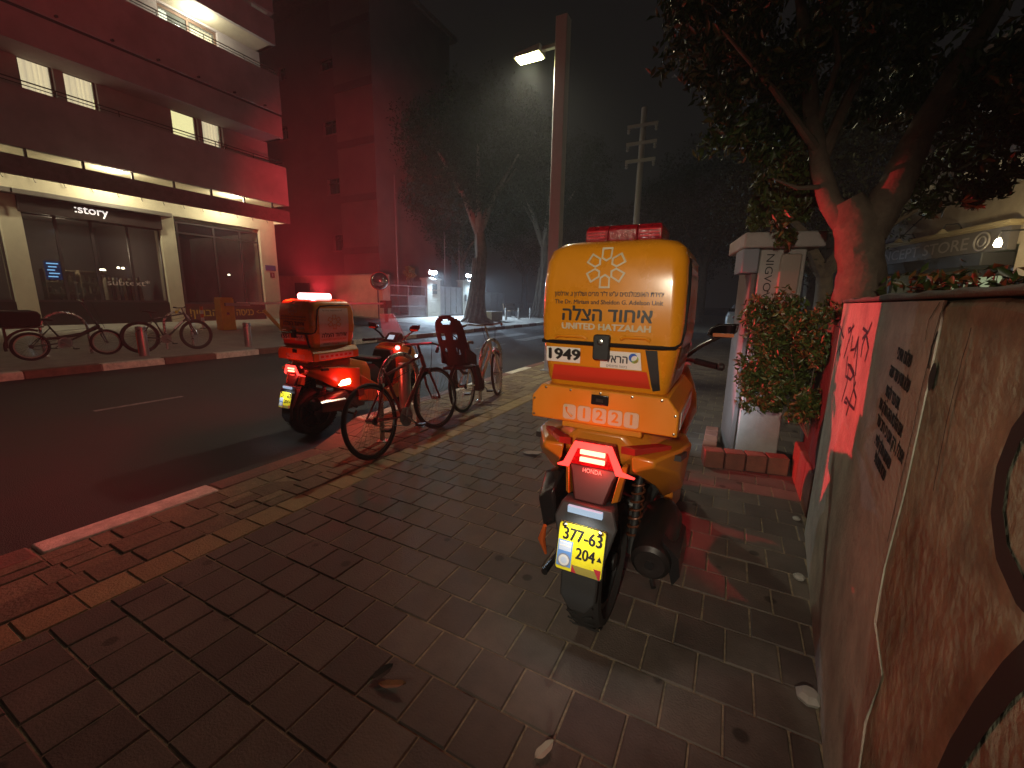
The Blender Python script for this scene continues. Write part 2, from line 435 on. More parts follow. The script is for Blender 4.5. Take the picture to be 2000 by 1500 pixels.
for r_ in rows:
    w = r_[1] - r_[0]; l = r_[3] - r_[2]; cx = (r_[0] + r_[1]) / 2; cy = (r_[2] + r_[3]) / 2
    z = random.uniform(-.0025, .0025); ax = random.uniform(-.006, .006); ay = random.uniform(-.006, .006); az = random.uniform(-.01, .01)
    if r_[4] == 'c': z *= 1.8; ax *= 2; ay *= 2; az *= 2.2
    if id(r_) in big:
        key = (round(w, 3), round(l, 3), r_[4])
        if key not in cache: cache[key] = pmesh(w, l, nm[r_[4]], mm[r_[4]], 0)
        o = bpy.data.objects.new(nm[r_[4]], cache[key]); COL.objects.link(o); o.parent = pave
        o.location = (cx, cy, z); o.rotation_euler = (ax, ay, az)
    else:
        e = .005
        rest[r_[4]].loft([[(cx + sx * w / 2, cy + sy * l / 2, -.02) for sx, sy in ((-1, -1), (1, -1), (1, 1), (-1, 1))],
                          [(cx + sx * (w / 2 - e * .3), cy + sy * (l / 2 - e * .3), z + sx * ay * w / 2 + sy * ax * l / 2) for sx, sy in ((-1, -1), (1, -1), (1, 1), (-1, 1))]])
for k_ in rest: rest[k_].build('distant_' + nm[k_] + 's', mm[k_], pave, smooth=False, fix=False, kind='stuff')

# fallen leaves and a scrap of paper on the pavers
m_dleaf = M('dead_leaf', (.22, .10, .04), .8, var=.3, vscale=30)
m_dark = M('black_rubber', (.012, .012, .012), .6, bump=.2, bscale=200)
def ground_leaf(x, y, s, rz, mat, label, name, cat, asp=.35):
    b = MB(); n = 9; pts = []
    for i in range(n): t = i / (n - 1); pts.append((t - .5, math.sin(math.pi * t) ** .8 * asp / 2 * (1 + .15 * math.sin(9 * t))))
    prev = None
    for i in range(n - 1):
        (a, wa), (c, wc) = pts[i], pts[i + 1]; za = .006 + .02 * (a + .5) ** 2 + .004; zb = .006 + .02 * (c + .5) ** 2 + .004
        b.add([(a * s, -wa * s, za + .006), (c * s, -wc * s, zb + .006), (c * s, 0, zb), (a * s, 0, za)], [(0, 1, 2, 3)])
        b.add([(a * s, wa * s, za + .006), (c * s, wc * s, zb + .006), (c * s, 0, zb), (a * s, 0, za)], [(3, 2, 1, 0)])
    o = b.build(name, mat, smooth=True, fix=False); o.location = (x, y, .001); o.rotation_euler = (0, 0, rz)
    tag(o, label, cat)
p = g(766, 1345); ground_leaf(p.x, p.y, .11, R(20), m_dleaf, 'curled brown dead leaf lying on the pavers beside a dark one', 'fallen_leaf', 'leaf')
p = g(747, 1322); ground_leaf(p.x, p.y, .085, R(62), M('rotten_leaf', (.02, .016, .013), .8), 'blackened wet dead leaf on the pavers next to the curled brown one', 'fallen_leaf', 'leaf', .6)
p = g(1062, 1475); ground_leaf(p.x, p.y, .075, R(60), M('paper_scrap', (.42, .37, .30), .9), 'pale torn scrap of paper lying on the pavers', 'paper_scrap', 'litter', .5)
p = g(1040, 888); ground_leaf(p.x, p.y, .2, R(8), M('flat_card', (.3, .27, .24), .9), 'flattened grey piece of cardboard on the pavers left of the scooter', 'cardboard_piece', 'litter', .5)
# ================================================================== LEFT SIDE OF THE STREET
WARM = (1., .86, .58)
m_cream = M('cream_render', (.62, .57, .43), .85, var=.10, vscale=2.2, bump=.25, bscale=60)
m_plum = M('grey_render', (.44, .40, .395), .85, var=.2, vscale=1.1, bump=.25, bscale=60)
m_slat = M('dark_cladding', (.20, .16, .16), .8, var=.25, vscale=6, bump=.4, bscale=30)
m_black = M('black_metal', (.02, .019, .02), .45, var=.1)
m_alu = M('dark_aluminium', (.07, .06, .065), .4, metal=.3)
m_glass = GLASS('shop_glass', (.04, .04, .05), .03, .30)
m_wglass = GLASS('window_glass', (.5, .55, .5), .03, .12)
m_curt = M('lit_curtain', (.75, .70, .50), .9, emit=(1., .88, .58), estr=.62)
m_room = M('lit_room', (.8, .78, .55), .9, emit=(.95, .92, .62), estr=.42)
m_roomb = M('lit_balcony_door', (.8, .8, .7), .9, emit=(.95, 1., .84), estr=.85)
m_dimroom = M('shop_interior', (.10, .08, .08), .9)
m_lampw = EM('lamp_white', (1., .95, .75), 14)

bld = thing('apartment_building', (-18.1, 0, .42), 'grey apartment block with long solid balconies and lit ground floor shops', 'building')
W = -18.1
def fx(u, v, d): return (W - d, u, v)                     # facade plane, u along street, v up, d into the building
YE, YS = 12.2, -22.0
# ground floor columns, band and plinth
for (a, c) in ((4.23, 4.66), (7.95, 8.40), (-.1, .35), (-4.3, -3.85), (11.50, YE)):
    MB().bb(W - .45, W, a, c, .30, 4.16).build('column', m_cream, bld, bevel=.01)
MB().bb(W - .40, W + .003, YS, YE, 4.16, 5.12).build('band', m_cream, bld)
for (a, c) in ((4.66, 7.95), (.35, 4.23)):
    MB().bb(W - .30, W - .06, a, c, .30, 1.12).build('plinth', m_black, bld)
for (a, c) in ((8.40, 11.50),):
    MB().bb(W - .30, W - .05, a, c, .30, 1.06).build('plinth', M('red_brown_panel', (.10, .025, .02), .6, var=.2), bld)
# shop front of the book-and-clothes shop
def shopfront(y0, y1, z0, z1, mull, trans, depth=.12):
    fr = MB()
    for yy in [y0] + mull + [y1]: fr.bb(W - depth - .06, W - depth, yy - .035, yy + .035, z0, z1)
    for zz in [z0 + .03, z1 - .03] + trans: fr.bb(W - depth - .058, W - depth - .002, y0, y1, zz - .03, zz + .03)
    f = fr.build('window_frame', m_alu, bld)
    e = [y0] + mull + [y1]; t = [z0] + trans + [z1]
    for i in range(len(e) - 1):
        for j in range(len(t) - 1):
            MB().bb(W - depth - .035, W - depth - .025, e[i] + .03, e[i + 1] - .03, t[j] + .03, t[j + 1] - .03).build('pane', m_glass, f, smooth=False)
shopfront(4.66, 7.95, 1.12, 3.65, [5.35, 6.15, 7.05], [])
shopfront(8.40, 11.50, 1.06, 4.02, [8.52, 9.75, 10.75], [3.62])
shopfront(.35, 4.23, 1.12, 3.65, [1.6, 2.9], [])
for (a, c) in ((4.60, 7.98), (.30, 4.25)):                 # dark fascia with a slim awning casing
    f = MB().bb(W - .12, W + .10, a, c, 3.62, 4.05).build('fascia', M('dark_fascia', (.025, .012, .012), .55, var=.1), bld, bevel=.01)
    MB().bb(W - .02, W + .26, a - .15, c + .28, 4.06, 4.20).build('awning_case', M('awning_metal', (.22, .20, .18), .5), bld, bevel=.02)
text(':story', .34, EM('sign_glow', (1., .92, .85), 1.1, (.8, .8, .8)), bld, frame(Vector((W + .103, 6.15, 3.90)) - bld.location, (0, 1, 0), (0, 0, 1)), width=.78, bold=.004)
text('subtext*', .26, M('window_vinyl', (.5, .42, .36), .7, emit=(.5, .4, .34), estr=.05), bld, frame(Vector((W - .139, 6.9, 1.75)) - bld.location, (0, 1, 0), (0, 0, 1)), width=1.15)
# lettering on the red panel
m_yel = M('yellow_vinyl', (.55, .38, .06), .6)
text(heb('כניסה ל'), .40, m_yel, bld, frame(Vector((W - .046, 10.48, .72)) - bld.location, (0, 1, 0), (0, 0, 1)), width=.95, bold=.006)
text('<---', .3, m_yel, bld, frame(Vector((W - .046, 11.25, .72)) - bld.location, (0, 1, 0), (0, 0, 1)), width=.34, bold=.003)
text(heb('הבניין!'), .40, m_yel, bld, frame(Vector((W - .046, 9.05, .72)) - bld.location, (0, 1, 0), (0, 0, 1)), width=.98, bold=.006)
# sign plates on the end pier
MB().bb(W + .002, W + .02, 11.62, 12.08, 2.50, 2.72).build('name_plate', M('plate_blue', (.10, .09, .25), .5), bld)
MB().bb(W + .002, W + .02, 11.80, 12.0, 2.20, 2.42).build('number_plate', M('plate_red', (.2, .03, .04), .5), bld)
text('2', .16, M('white_paint', (.8, .8, .8), .5), bld, frame(Vector((W + .021, 11.90, 2.31)) - bld.location, (0, 1, 0), (0, 0, 1)))
# shop interior
sh = MB(); sh.bb(W - 5.6, W - 5.5, .4, 11.5, .42, 4.1).bb(W - 5.5, W - .5, .4, 11.5, .40, .46).bb(W - 5.5, W - .5, .4, 11.5, 4.02, 4.1).bb(W - 5.5, W - .45, 8.1, 8.25, .46, 4.02)
sh.build('interior', m_dimroom, bld, smooth=False)
def intlamp(x, y, z, r, e, col=(1., .9, .6)):
    o = MB().lathe([(0.001, .0), (r * .6, .02), (r, -.04), (.001, -.05)], 14, Matrix.Translation((x, y, z))).build('interior_lamp', EM('shop_lamp_%d' % int(e * 10), col, e), bld)
for (px, py, r, e) in ((96, 512, .09, 9), (200, 526, .10, 8), (240, 523, .05, 12), (231, 522, .05, 9), (447, 536, .06, 6)):
    p = onX(px, py, W - 2.2); intlamp(p.x, p.y, p.z, r, e)
light('POINT', 'shop_interior_light', Vector((W - 3.0, 6.2, 2.9)) - bld.location, 80, (1., .85, .55), bld, .15)
light('POINT', 'shop_interior_light', Vector((W - 3.0, 10.2, 2.8)) - bld.location, 3, (1., .6, .45), bld, .15)
# blue screen with text lines inside
p = onX(105, 528, W - 2.0)
scr = MB().bb(p.x - .04, p.x, p.y - .20, p.y + .20, p.z - .30, p.z + .30).build('screen', EM('screen_navy', (.01, .06, .2), .35), bld)
for k in range(5):
    MB().bb(p.x + .002, p.x + .006, p.y - .15 + .03 * (k % 2), p.y + .13 - .05 * (k % 3), p.z + .20 - k * .105, p.z + .235 - k * .105).build('text_line', EM('screen_line', (.25, .6, 1.), 1.6), scr)
# display shelves, bottles and garments
m_shelf = M('shelf_wood', (.22, .17, .11), .6); m_goods = M('shop_goods', (.35, .30, .2), .5, rnd=.6)
for (y0, y1) in ((5.75, 6.55), (6.65, 7.45)):
    s_ = MB()
    for zz in (.95, 1.35, 1.75, 2.15): s_.bb(W - 3.5, W - 3.1, y0, y1, zz, zz + .035)
    s_.bb(W - 3.5, W - 3.46, y0, y1, .46, 2.2).bb(W - 3.5, W - 3.1, y0 - .03, y0, .46, 2.2)
    s_ = s_.build('display_shelf', m_shelf, bld)
    for zz in (.985, 1.385, 1.785):
        yy = y0 + .05
        while yy < y1 - .1:
            w_ = random.uniform(.05, .12); h_ = random.uniform(.12, .30)
            MB().lathe([(w_ / 2, 0), (w_ / 2, h_ * .65), (w_ / 5, h_ * .8), (w_ / 5, h_)], 10, Matrix.Translation((W - 3.28, yy + w_ / 2, zz))).build('shelf_item', m_goods, s_)
            yy += w_ + random.uniform(.02, .08)
rail = MB().tube([(W - 1.6, 6.7, .46), (W - 1.6, 6.7, 2.0), (W - 1.6, 7.75, 2.0), (W - 1.6, 7.75, .46)], .02).build('clothes_rail', m_alu, bld)
for k in range(9):
    yy = 6.8 + k * .11; w_ = random.uniform(.28, .4); z1 = 1.95; z0 = random.uniform(.75, 1.15)
    MB().loft([[(W - 1.6 - .06, yy - .01, z1), (W - 1.6 + .06, yy - .01, z1), (W - 1.6 + .06, yy + .02, z1), (W - 1.6 - .06, yy + .02, z1)],
               [(W - 1.6 - w_ / 2, yy - .03, z1 - .14), (W - 1.6 + w_ / 2, yy - .03, z1 - .14), (W - 1.6 + w_ / 2, yy + .03, z1 - .14), (W - 1.6 - w_ / 2, yy + .03, z1 - .14)],
               [(W - 1.6 - w_ / 2 - .05, yy - .04, z0), (W - 1.6 + w_ / 2 + .05, yy - .04, z0), (W - 1.6 + w_ / 2 + .05, yy + .05, z0), (W - 1.6 - w_ / 2 - .05, yy + .05, z0)]]).build('garment', M('cloth_%d' % (k % 4), [(.5, .42, .3), (.25, .1, .08), (.6, .55, .45), (.12, .12, .16)][k % 4], .9), rail)
# soffit over the pavement, its lamps, slot posts and the clad beam
XB = -17.0
MB().bb(W, XB - .02, YS, YE, 5.12, 5.26).build('soffit', m_cream, bld)
for (px, py) in ((222, 330), (455, 379)):
    p = onX(px, py, -17.22)
    for yy in (p.y,):
        MB().lathe([(.001, 0), (.20, 0), (.22, .03), (.001, .06)], 20, Matrix.Translation((-17.25, yy, 5.055))).build('soffit_lamp', m_lampw, bld)
        light('POINT', 'soffit_light', Vector((-17.27, yy, 4.97)) - bld.location, 130, (1., .90, .58), bld, .12)
for yy in (-1.2, 2.8):
    MB().lathe([(.001, 0), (.20, 0), (.22, .03), (.001, .06)], 20, Matrix.Translation((-17.25, yy, 5.055))).build('soffit_lamp', m_lampw, bld)
    light('POINT', 'soffit_light', Vector((-17.27, yy, 4.97)) - bld.location, 130, (1., .90, .58), bld, .12)
MB().bb(XB - .12, XB, YS, YE, 4.41, 4.91).build('beam', m_slat, bld, bevel=.008)
n = 0
for px, py in ((50, 296), (164, 322), (260, 343), (341, 359), (414, 374), (478, 387), (533, 398)):
    yy = onX(px, py, XB).y
    MB().bb(XB - .08, XB - .03, yy - .03, yy + .03, 4.91, 5.12).build('slot_post', m_black, bld)
MB().bb(W + .1, XB - .12, YE - .10, YE, 4.44, 4.90).build('beam_return', m_cream, bld)
for k in range(13):                                         # hooks of a light string under the soffit band
    yy = 4.4 + k * .62
    MB().tube([(W + .01, yy, 4.62), (W + .05, yy, 4.60), (W + .05, yy + .02, 4.50), (W + .03, yy + .05, 4.47)], .009, 5).build('string_hook', m_black, bld)
# upper floors: parapets, slabs, set-back walls with windows
def parapet(z0, z1, name='parapet', x=XB, mat=None):
    MB().bb(x - .14, x, YS, YE, z0, z1).build(name, mat or m_plum, bld, bevel=.012)
    MB().bb(W, x - .14, YE - .14, YE, z0, z1).build(name + '_return', mat or m_plum, bld)
parapet(5.12, 6.62); 
parapet(7.72, 8.52, 'balcony_edge', XB - .03); parapet(8.60, 9.97)
MB().bb(XB - .14, XB - .05, YS, YE, 8.52, 8.60).build('shadow_gap', m_black, bld)  # black strip puts the shade of the groove into the colour
parapet(11.05, 11.95, 'balcony_edge', XB - .03); parapet(12.12, 13.4)
for zz in (7.72, 11.05, 14.4): MB().bb(W, XB - .17, YS, YE, zz, zz + .2).build('slab', m_cream if zz > 9 else m_plum, bld)
parapet(14.4, 15.2, 'balcony_edge', XB - .03); parapet(15.3, 16.6)
for k, (px, py) in enumerate(((112, 56), (221, 101), (310, 135), (388, 167), (458, 194), (517, 217))):   # drain spouts
    yy = onX(px, py, XB).y
    MB().cyl((XB - .02, yy, 8.68), (XB + .10, yy, 8.66), .035, 8).build('drain_spout', m_black, bld)
holes2 = [(5.15, 5.86, 6.30, 7.97), (6.06, 6.80, 6.30, 7.97), (8.75, 9.58, 6.30, 7.97), (9.72, 10.44, 6.30, 7.97)]
holes3 = [(8.74, 10.62, 9.20, 10.98)]
fw_ = MB().wallholes(fx, YS, YE, 5.26, 14.4, holes2 + holes3, .3); fw_.build('upper_wall', m_plum, bld, smooth=False)
MB().bb(W - .3, W, YS, YE, 14.6, 17.2).build('upper_wall', m_plum, bld, smooth=False)
MB().bb(W - 14, W - .3, YE - .3, YE, .3, 17.2).bb(W - 14, W - .3, YS, YS + .3, .3, 17.2).bb(W - 14, W - 13.7, YS, YE, .3, 17.2).build('side_wall', m_plum, bld, smooth=False)
MB().bb(W - 14, XB - .2, YS, YE, 17.2, 17.4).build('roof', m_conc, bld)
def curtain(y0, y1, z0, z1, mat, parent, x):
    n = 44; b = MB(); vv = []
    for i in range(n + 1):
        t = i / n; yy = y0 + (y1 - y0) * t; dx = .035 * math.sin(t * (y1 - y0) * 52 + 1.3 * math.sin(t * 9))
        vv += [(x + dx, yy, z0), (x + dx * .8, yy, z1)]
    b.add(vv, [(2 * i, 2 * i + 2, 2 * i + 3, 2 * i + 1) for i in range(n)])
    return b.build('curtain', mat, parent, fix=False)
def lit_curtain_mat():
    m = M('lit_pleats', (.75, .70, .52), .9, emit=(1., .84, .50), estr=.30)
    return m
for i, h in enumerate(holes2):
    fr = MB()
    for yy in (h[0], h[1] - .05): fr.bb(W - .18, W - .12, yy, yy + .05, h[2], h[3])
    fr.bb(W - .181, W - .119, h[0], h[1], h[3] - .22, h[3])
    f = fr.build('window', M('window_brown', (.06, .035, .03), .5), bld)
    MB().bb(W - .155, W - .148, h[0] + .05, h[1] - .05, h[2], h[3] - .22).build('pane', m_wglass, f, smooth=False)
    if i != 2: curtain(h[0] - .02, h[1] + .02, h[2] - .1, h[3], m_curt, f, W - .42)
    MB().bb(W - 3.2, W - 3.15, h[0] - 1.2, h[1] + 1.2, h[2] - .3, h[3] + .3).build('room', m_room, f, smooth=False)
    MB().bb(W - 3.2, W - .5, h[0] - 1.2, h[1] + 1.2, h[3] + .02, h[3] + .06).build('ceiling', m_room, f, smooth=False)
for (h, k) in ((holes3[0], 0),):
    fr = MB()
    for yy in (h[0], 9.64, h[1] - .07): fr.bb(W - .18, W - .10, yy, yy + .07, h[2], h[3])
    fr.bb(W - .181, W - .099, h[0], h[1], h[3] - .08, h[3])
    f = fr.build('balcony_door', M('door_wood', (.16, .10, .07), .5), bld)
    MB().bb(W - .155, W - .148, h[0] + .05, h[1] - .05, h[2], h[3] - .06).build('pane', m_wglass, f, smooth=False)
    curtain(h[0], 9.2, h[2], h[3], m_roomb, f, W - .4); curtain(9.9, h[1], h[2], h[3], m_curt, f, W - .4)
    MB().bb(W - 3.2, W - 3.15, h[0] - .8, h[1] + .8, h[2] - .3, h[3] + .3).build('room', m_roomb, f, smooth=False)
light('POINT', 'balcony_light', Vector((W + .55, 9.7, 10.85)) - bld.location, 90, (1., .95, .72), bld, .12)
MB().lathe([(.001, 0), (.13, .0), (.15, .05), (.001, .08)], 18, Matrix.Translation((W + .55, 9.7, 10.96))).build('ceiling_lamp', m_lampw, bld)
light('POINT', 'balcony_light', Vector((W + .55, 9.7, 14.2)) - bld.location, 20, (1., .95, .75), bld, .12)
for zt in (6.62, 9.97):                                     # thin rails above the parapets
    rl = MB().tube([(XB - .07, YS, zt + .18), (XB - .07, YE - .07, zt + .18), (W, YE - .07, zt + .18)], .018, 6)
    rl.tube([(XB - .07, YS, zt + .09), (XB - .07, YE - .07, zt + .09), (W, YE - .07, zt + .09)], .012, 6)
    yy = YS + .5
    while yy < YE: rl.cyl((XB - .07, yy, zt), (XB - .07, yy, zt + .18), .014, 6); yy += 1.35
    rl.build('rail', m_black, bld)
# potted palm on the balcony
pl = thing('potted_plant', (XB - .45, 9.95, 6.2), 'small spiky potted palm on the balcony before the curtained window', 'plant')
MB().lathe([(.10, -.0), (.14, .28), (.12, .28), (.001, .26)], 14).build('pot', M('terracotta', (.25, .1, .05), .8), pl, world=False)
b = MB()
for k in range(16):
    a = k * 2.4; d = Vector((math.cos(a), math.sin(a), 0)); e = random.uniform(.3, 1.0)
    pts = [Vector((0, 0, .26)) + d * t * .42 * (1.2 - e * .5) + Vector((0, 0, t * (.75 * e) - t * t * .28)) for t in (0, .25, .5, .75, 1)]
    b.tube(pts, [.012, .02, .018, .012, .002], 4, flat=.25)
b.build('fronds', M('palm_dark', (.02, .035, .015), .6), pl, world=False)

# ---------------------------------------------------------------- tall block beyond the side street
fb = thing('apartment_block', (-20.9, 21.2, .42), 'tall dim apartment block with small dark windows beyond the side street', 'building')
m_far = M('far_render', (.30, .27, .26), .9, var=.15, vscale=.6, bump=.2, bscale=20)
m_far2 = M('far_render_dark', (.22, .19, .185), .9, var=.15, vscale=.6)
def fy(u, v, d): return (u, 21.2 + d, v)
def fy2(u, v, d): return (u, 21.9 + d, v)
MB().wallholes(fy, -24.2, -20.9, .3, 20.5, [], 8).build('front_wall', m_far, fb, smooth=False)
hw = []
for px0, px1, py0, py1 in ((625, 651, 108, 142), (632, 658, 231, 266), (641, 666, 346, 381), (652, 675, 457, 490)):
    a = onY(px0, py1, 21.9); c = onY(px1, py0, 21.9); hw.append((min(a.x, -24.95), min(c.x, -24.32), a.z, c.z))
for px0, px1, py0, py1 in ((545, 556, 128, 160), (548, 561, 245, 275)):
    a = onY(px0, py1, 21.9); c = onY(px1, py0, 21.9); hw.append((a.x, c.x, a.z, c.z))
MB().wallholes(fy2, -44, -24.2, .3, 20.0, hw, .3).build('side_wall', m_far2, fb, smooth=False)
for h in hw:
    w_ = MB().bb(h[0], h[1], 22.12, 22.14, h[2], h[3]).build('window', M('dark_pane', (.012, .010, .012), .15), fb, smooth=False)
    MB().bb((h[0] + h[1]) / 2 - .03, (h[0] + h[1]) / 2 + .03, 22.06, 22.11, h[2], h[3]).bb(h[0], h[1], 22.05, 22.1, (h[2] + h[3]) / 2 + .2, (h[2] + h[3]) / 2 + .25).build('window_bar', m_alu, w_)
    MB().bb(h[0] - .06, h[1] + .06, 21.84, 21.95, h[2] - .08, h[2] - .002).build('sill', m_far, w_)
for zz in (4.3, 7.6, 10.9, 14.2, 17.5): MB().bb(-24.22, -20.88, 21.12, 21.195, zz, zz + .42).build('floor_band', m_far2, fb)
MB().bb(-44, -20.7, 21.1, 30, 20.5, 20.8).build('roof', m_conc, fb)

# ---------------------------------------------------------------- boundary wall, gates and lit gate piers
GX = -16.5; GZ = .36
bw = thing('boundary_wall', (-20, 16.8, .4), 'plain cream boundary wall behind the flashing scooter and barrier arm', 'wall')
m_bwall = M('boundary_render', (.52, .43, .32), .85, var=.15, vscale=2, bump=.3, bscale=40)
MB().bb(-36, GX + .15, 16.7, 16.95, .2, 2.58).build('wall_panel', m_bwall, bw)
MB().bb(-36, GX + .19, 16.66, 16.99, 2.58, 2.64).build('coping', m_conc, bw)
p = onY(585, 545, 16.69)
MB().bb(-23.3, -22.0, 16.66, 16.70, .42, 2.2).build('door', M('door_maroon', (.12, .03, .03), .5), bw)
MB().bb(GX - .1, GX + .15, 16.95, 17.25, .2, 2.66).build('end_pier', m_bwall, bw)
m_gate = M('gate_grey', (.42, .42, .45), .5, metal=.1, var=.1)
def gate(y0, y1, z1, bars, label, name='metal_gate'):
    t = thing(name, (GX, y0, GZ), label, 'gate')
    f = MB()
    for yy in (y0 + .03, y1 - .03, (y0 + y1) / 2): f.bb(GX - .03, GX + .03, yy - .03, yy + .03, GZ + .02, z1)
    for zz in (GZ + .08, GZ + (z1 - GZ) * .35, GZ + (z1 - GZ) * .68, z1 - .04): f.bb(GX - .025, GX + .025, y0, y1, zz - .025, zz + .025)
    f.build('gate_frame', m_gate, t)
    if bars:
        b = MB(); k = int((y1 - y0) / .11)
        for i in range(k):
            yy = y0 + .06 + i * .11; b.cyl((GX, yy, GZ + .06), (GX, yy, z1 + .12), .011, 5); b.cyl((GX, yy, z1 + .12), (GX + .03, yy, z1 + .30), .011, 5, .002)
        b.build('bars', m_gate, t)
    e = [y0, (y0 + y1) / 2, y1] if bars else [y0 + (y1 - y0) * i / 4 for i in range(5)]
    zs_ = [GZ + .08, GZ + (z1 - GZ) * .35, GZ + (z1 - GZ) * .68, z1 - .04]
    for i in range(len(e) - 1):
        for j in range(3):
            if bars and (i == 0 or j > 0) and not (i == 1 and j == 1): continue
            MB().bb(GX - .02, GX - .012, e[i] + .03, e[i + 1] - .03, zs_[j] + .025, zs_[j + 1] - .025).build('panel', m_gate, t, smooth=False)
gate(17.27, 20.42, 2.15, True, 'grey spiked sliding gate of upright bars beside the convex mirror')
gate(21.74, 24.22, 2.22, False, 'grey panelled metal gate between the two floodlit gate piers')
gate(26.05, 30.2, 2.0, False, 'dark panelled gate half hidden behind the big tree trunk')
m_stone = M('pier_stone', (.55, .53, .47), .8, var=.12, vscale=3, bump=.3, bscale=40)
FL = (.58, .80, 1.)
m_flood = EM('flood_lens', (.62, .84, 1.), 320)
def gpier(y0, y1, z1, label, plates):
    t = thing('gate_pier', (GX, (y0 + y1) / 2, GZ), label, 'pier')
    zz = [GZ - .05, GZ + .22, GZ + .95, GZ + 1.6, z1]
    for i in range(4): MB().bb(GX - .35, GX + .1, y0, y1, zz[i], zz[i + 1] - .006).build('stone_slab', m_stone, t, bevel=.006)
    MB().bb(GX - .42, GX + .17, y0 - .06, y1 + .06, z1, z1 + .09).build('cap', m_stone, t, bevel=.01)
    for (u, v, w_, h_, m_) in plates:
        MB().bb(GX + .102, GX + .125, u, u + w_, v, v + h_).build('sign_plate', m_, t)
    yc = (y0 + y1) / 2
    f = thing('floodlight', (GX - .05, yc, z1 + .09), 'twin round floodlights on the cap of the ' + ('broad pier with stacked plates' if y0 < 22 else 'pier with the intercom'), 'floodlight')
    MB().cyl((0, -.12, 0), (0, 0, .24), .025, 8).bb(-.03, .03, -.28, .28, .22, .27).bb(-.06, .06, -.3, 0, -.0, .03).build('bracket', M('white_bracket', (.6, .6, .6), .5), f, world=False)
    for s_ in (-1, 1):
        c = Vector((.06, s_ * .22, .36)); d = Vector((.75, -.45, -.40)).normalized()
        mt = Matrix.Translation(c) @ d.to_track_quat('Z', 'Y').to_matrix().to_4x4()
        MB().lathe([(.03, -.1), (.10, -.02), (.13, .06), (.125, .062), (.001, .05)], 16, mt).build('lamp_head', M('white_bracket'), f, world=False)
        MB().lathe([(.001, .064), (.115, .064), (.09, .085), (.001, .095)], 16, mt).build('lens', m_flood, f, world=False)
    light('SPOT', 'floodlight_beam', (.26, 0, .30), 2200, FL, f, .12, target=(3.0, -1.0, -3.2), spot=R(118), blend=.6)
    return t
m_pd = M('sign_dark', (.06, .06, .055), .5); m_pw = M('sign_pale', (.6, .6, .55), .5)
gpier(20.44, 21.72, 2.56, 'broad stone gate pier carrying two stacked sign plates', [(20.95, 1.98, .42, .34, m_pd), (20.95, 1.72, .42, .18, m_pd)])
gpier(24.25, 26.02, 2.62, 'stone gate pier with intercom box and one small pale plate', [(25.55, 2.0, .3, .36, m_pw), (24.45, 1.3, .2, .45, m_pd)])
# convex traffic mirror
p = onX(740, 549, -16.0)
cm = thing('convex_mirror', (-16.1, p.y, .35), 'round convex traffic mirror on a post at the wall corner', 'mirror')
pc = Vector((-15.95, p.y, p.z)); d = (Vector((-3, 2, 1.3)) - pc).normalized()
mt = Matrix.Translation(pc - rootloc(cm)) @ d.to_track_quat('Z', 'Y').to_matrix().to_4x4()
MB().lathe([(.44, -.06), (.46, 0), (.43, .03), (.001, .0)], 36, mt).build('rim', M('mirror_rim', (.45, .06, .03), .5), cm, world=False)
MB().lathe([(.425, .034)] + [(.425 * math.cos(a), .034 + .10 * math.sin(a)) for a in (R(20), R(40), R(60), R(75))] + [(.001, .135)], 36, mt).build('mirror_face', M('mirror', (.75, .75, .75), .04, metal=1.), cm, world=False)
MB().cyl((-16.1, p.y, .3), (-16.1, p.y, p.z + .2), .035, 10).build('post', m_alu, cm)
MB().bb(-16.13, -15.9, p.y - .03, p.y + .03, p.z - .03, p.z + .03).build('mount', m_alu, cm)
# boom barrier
BX = -14.9
bz = leftz(BX)
bb_ = thing('boom_barrier', (BX, 8.1, bz), 'yellow boom barrier cabinet with a long white reflective arm across the drive', 'barrier')
m_by = M('barrier_yellow', (.60, .33, .02), .5, var=.12, vscale=5)
MB().bb(BX - .18, BX + .18, 7.84, 8.26, bz, bz + 1.02).build('cabinet', m_by, bb_, bevel=.012)
MB().bb(BX - .17, BX + .17, 7.86, 8.24, bz + 1.022, bz + 1.06).build('cabinet_lid', m_by, bb_, bevel=.01)
MB().bb(BX + .182, BX + .19, 8.0, 8.08, bz + .50, bz + .58).build('lock', m_black, bb_)
MB().bb(BX + .19, BX + .25, 7.95, 8.75, 1.07, 1.17).build('arm_clamp', M('clamp_grey', (.4, .36, .34), .5), bb_)
MB().bb(BX + .20, BX + .245, 8.33, 15.1, 1.12, 1.20).build('arm', M('arm_white', (.75, .72, .68), .4, emit=(1., .55, .5), estr=.0), bb_, bevel=.004)
MB().bb(BX + .246, BX + .25, 8.36, 15.05, 1.165, 1.192).build('reflective_strip', M('reflector_white', (.9, .85, .8), .3), bb_)
MB().bb(BX + .02, BX + .42, 15.0, 15.35, .95, 1.3).bb(BX + .17, BX + .27, 15.1, 15.25, bz, .95).build('arm_rest', M('rest_brown', (.16, .07, .03), .6), bb_)
p = onX(545, 608, -14.2)
yp = thing('barrier_prop', (-13.9, 9.15, leftz(-13.9)), 'slim leaning yellow post standing before the red panel', 'post')
MB().cyl((-13.9, 9.35, leftz(-13.9)), (-14.1, 8.85, .95), .06, 10).build('prop_tube', m_by, yp)
MB().cyl((-13.9, 9.35, leftz(-13.9)), (-13.9, 9.35, leftz(-13.9) + .03), .11, 12).build('foot', m_by, yp)
fp = thing('flexible_post', (-15.6, 7.7, leftz(-15.6)), 'thin orange and white flexible marker post by the shop window', 'post')
for i in range(6): MB().cyl((-15.6, 7.7, leftz(-15.6) + .12 * i), (-15.6, 7.7, leftz(-15.6) + .12 * (i + 1) - .002), .045, 12).build('band', M('marker_orange', (.6, .12, .03), .5) if i % 2 else M('marker_white', (.6, .6, .6), .5), fp)
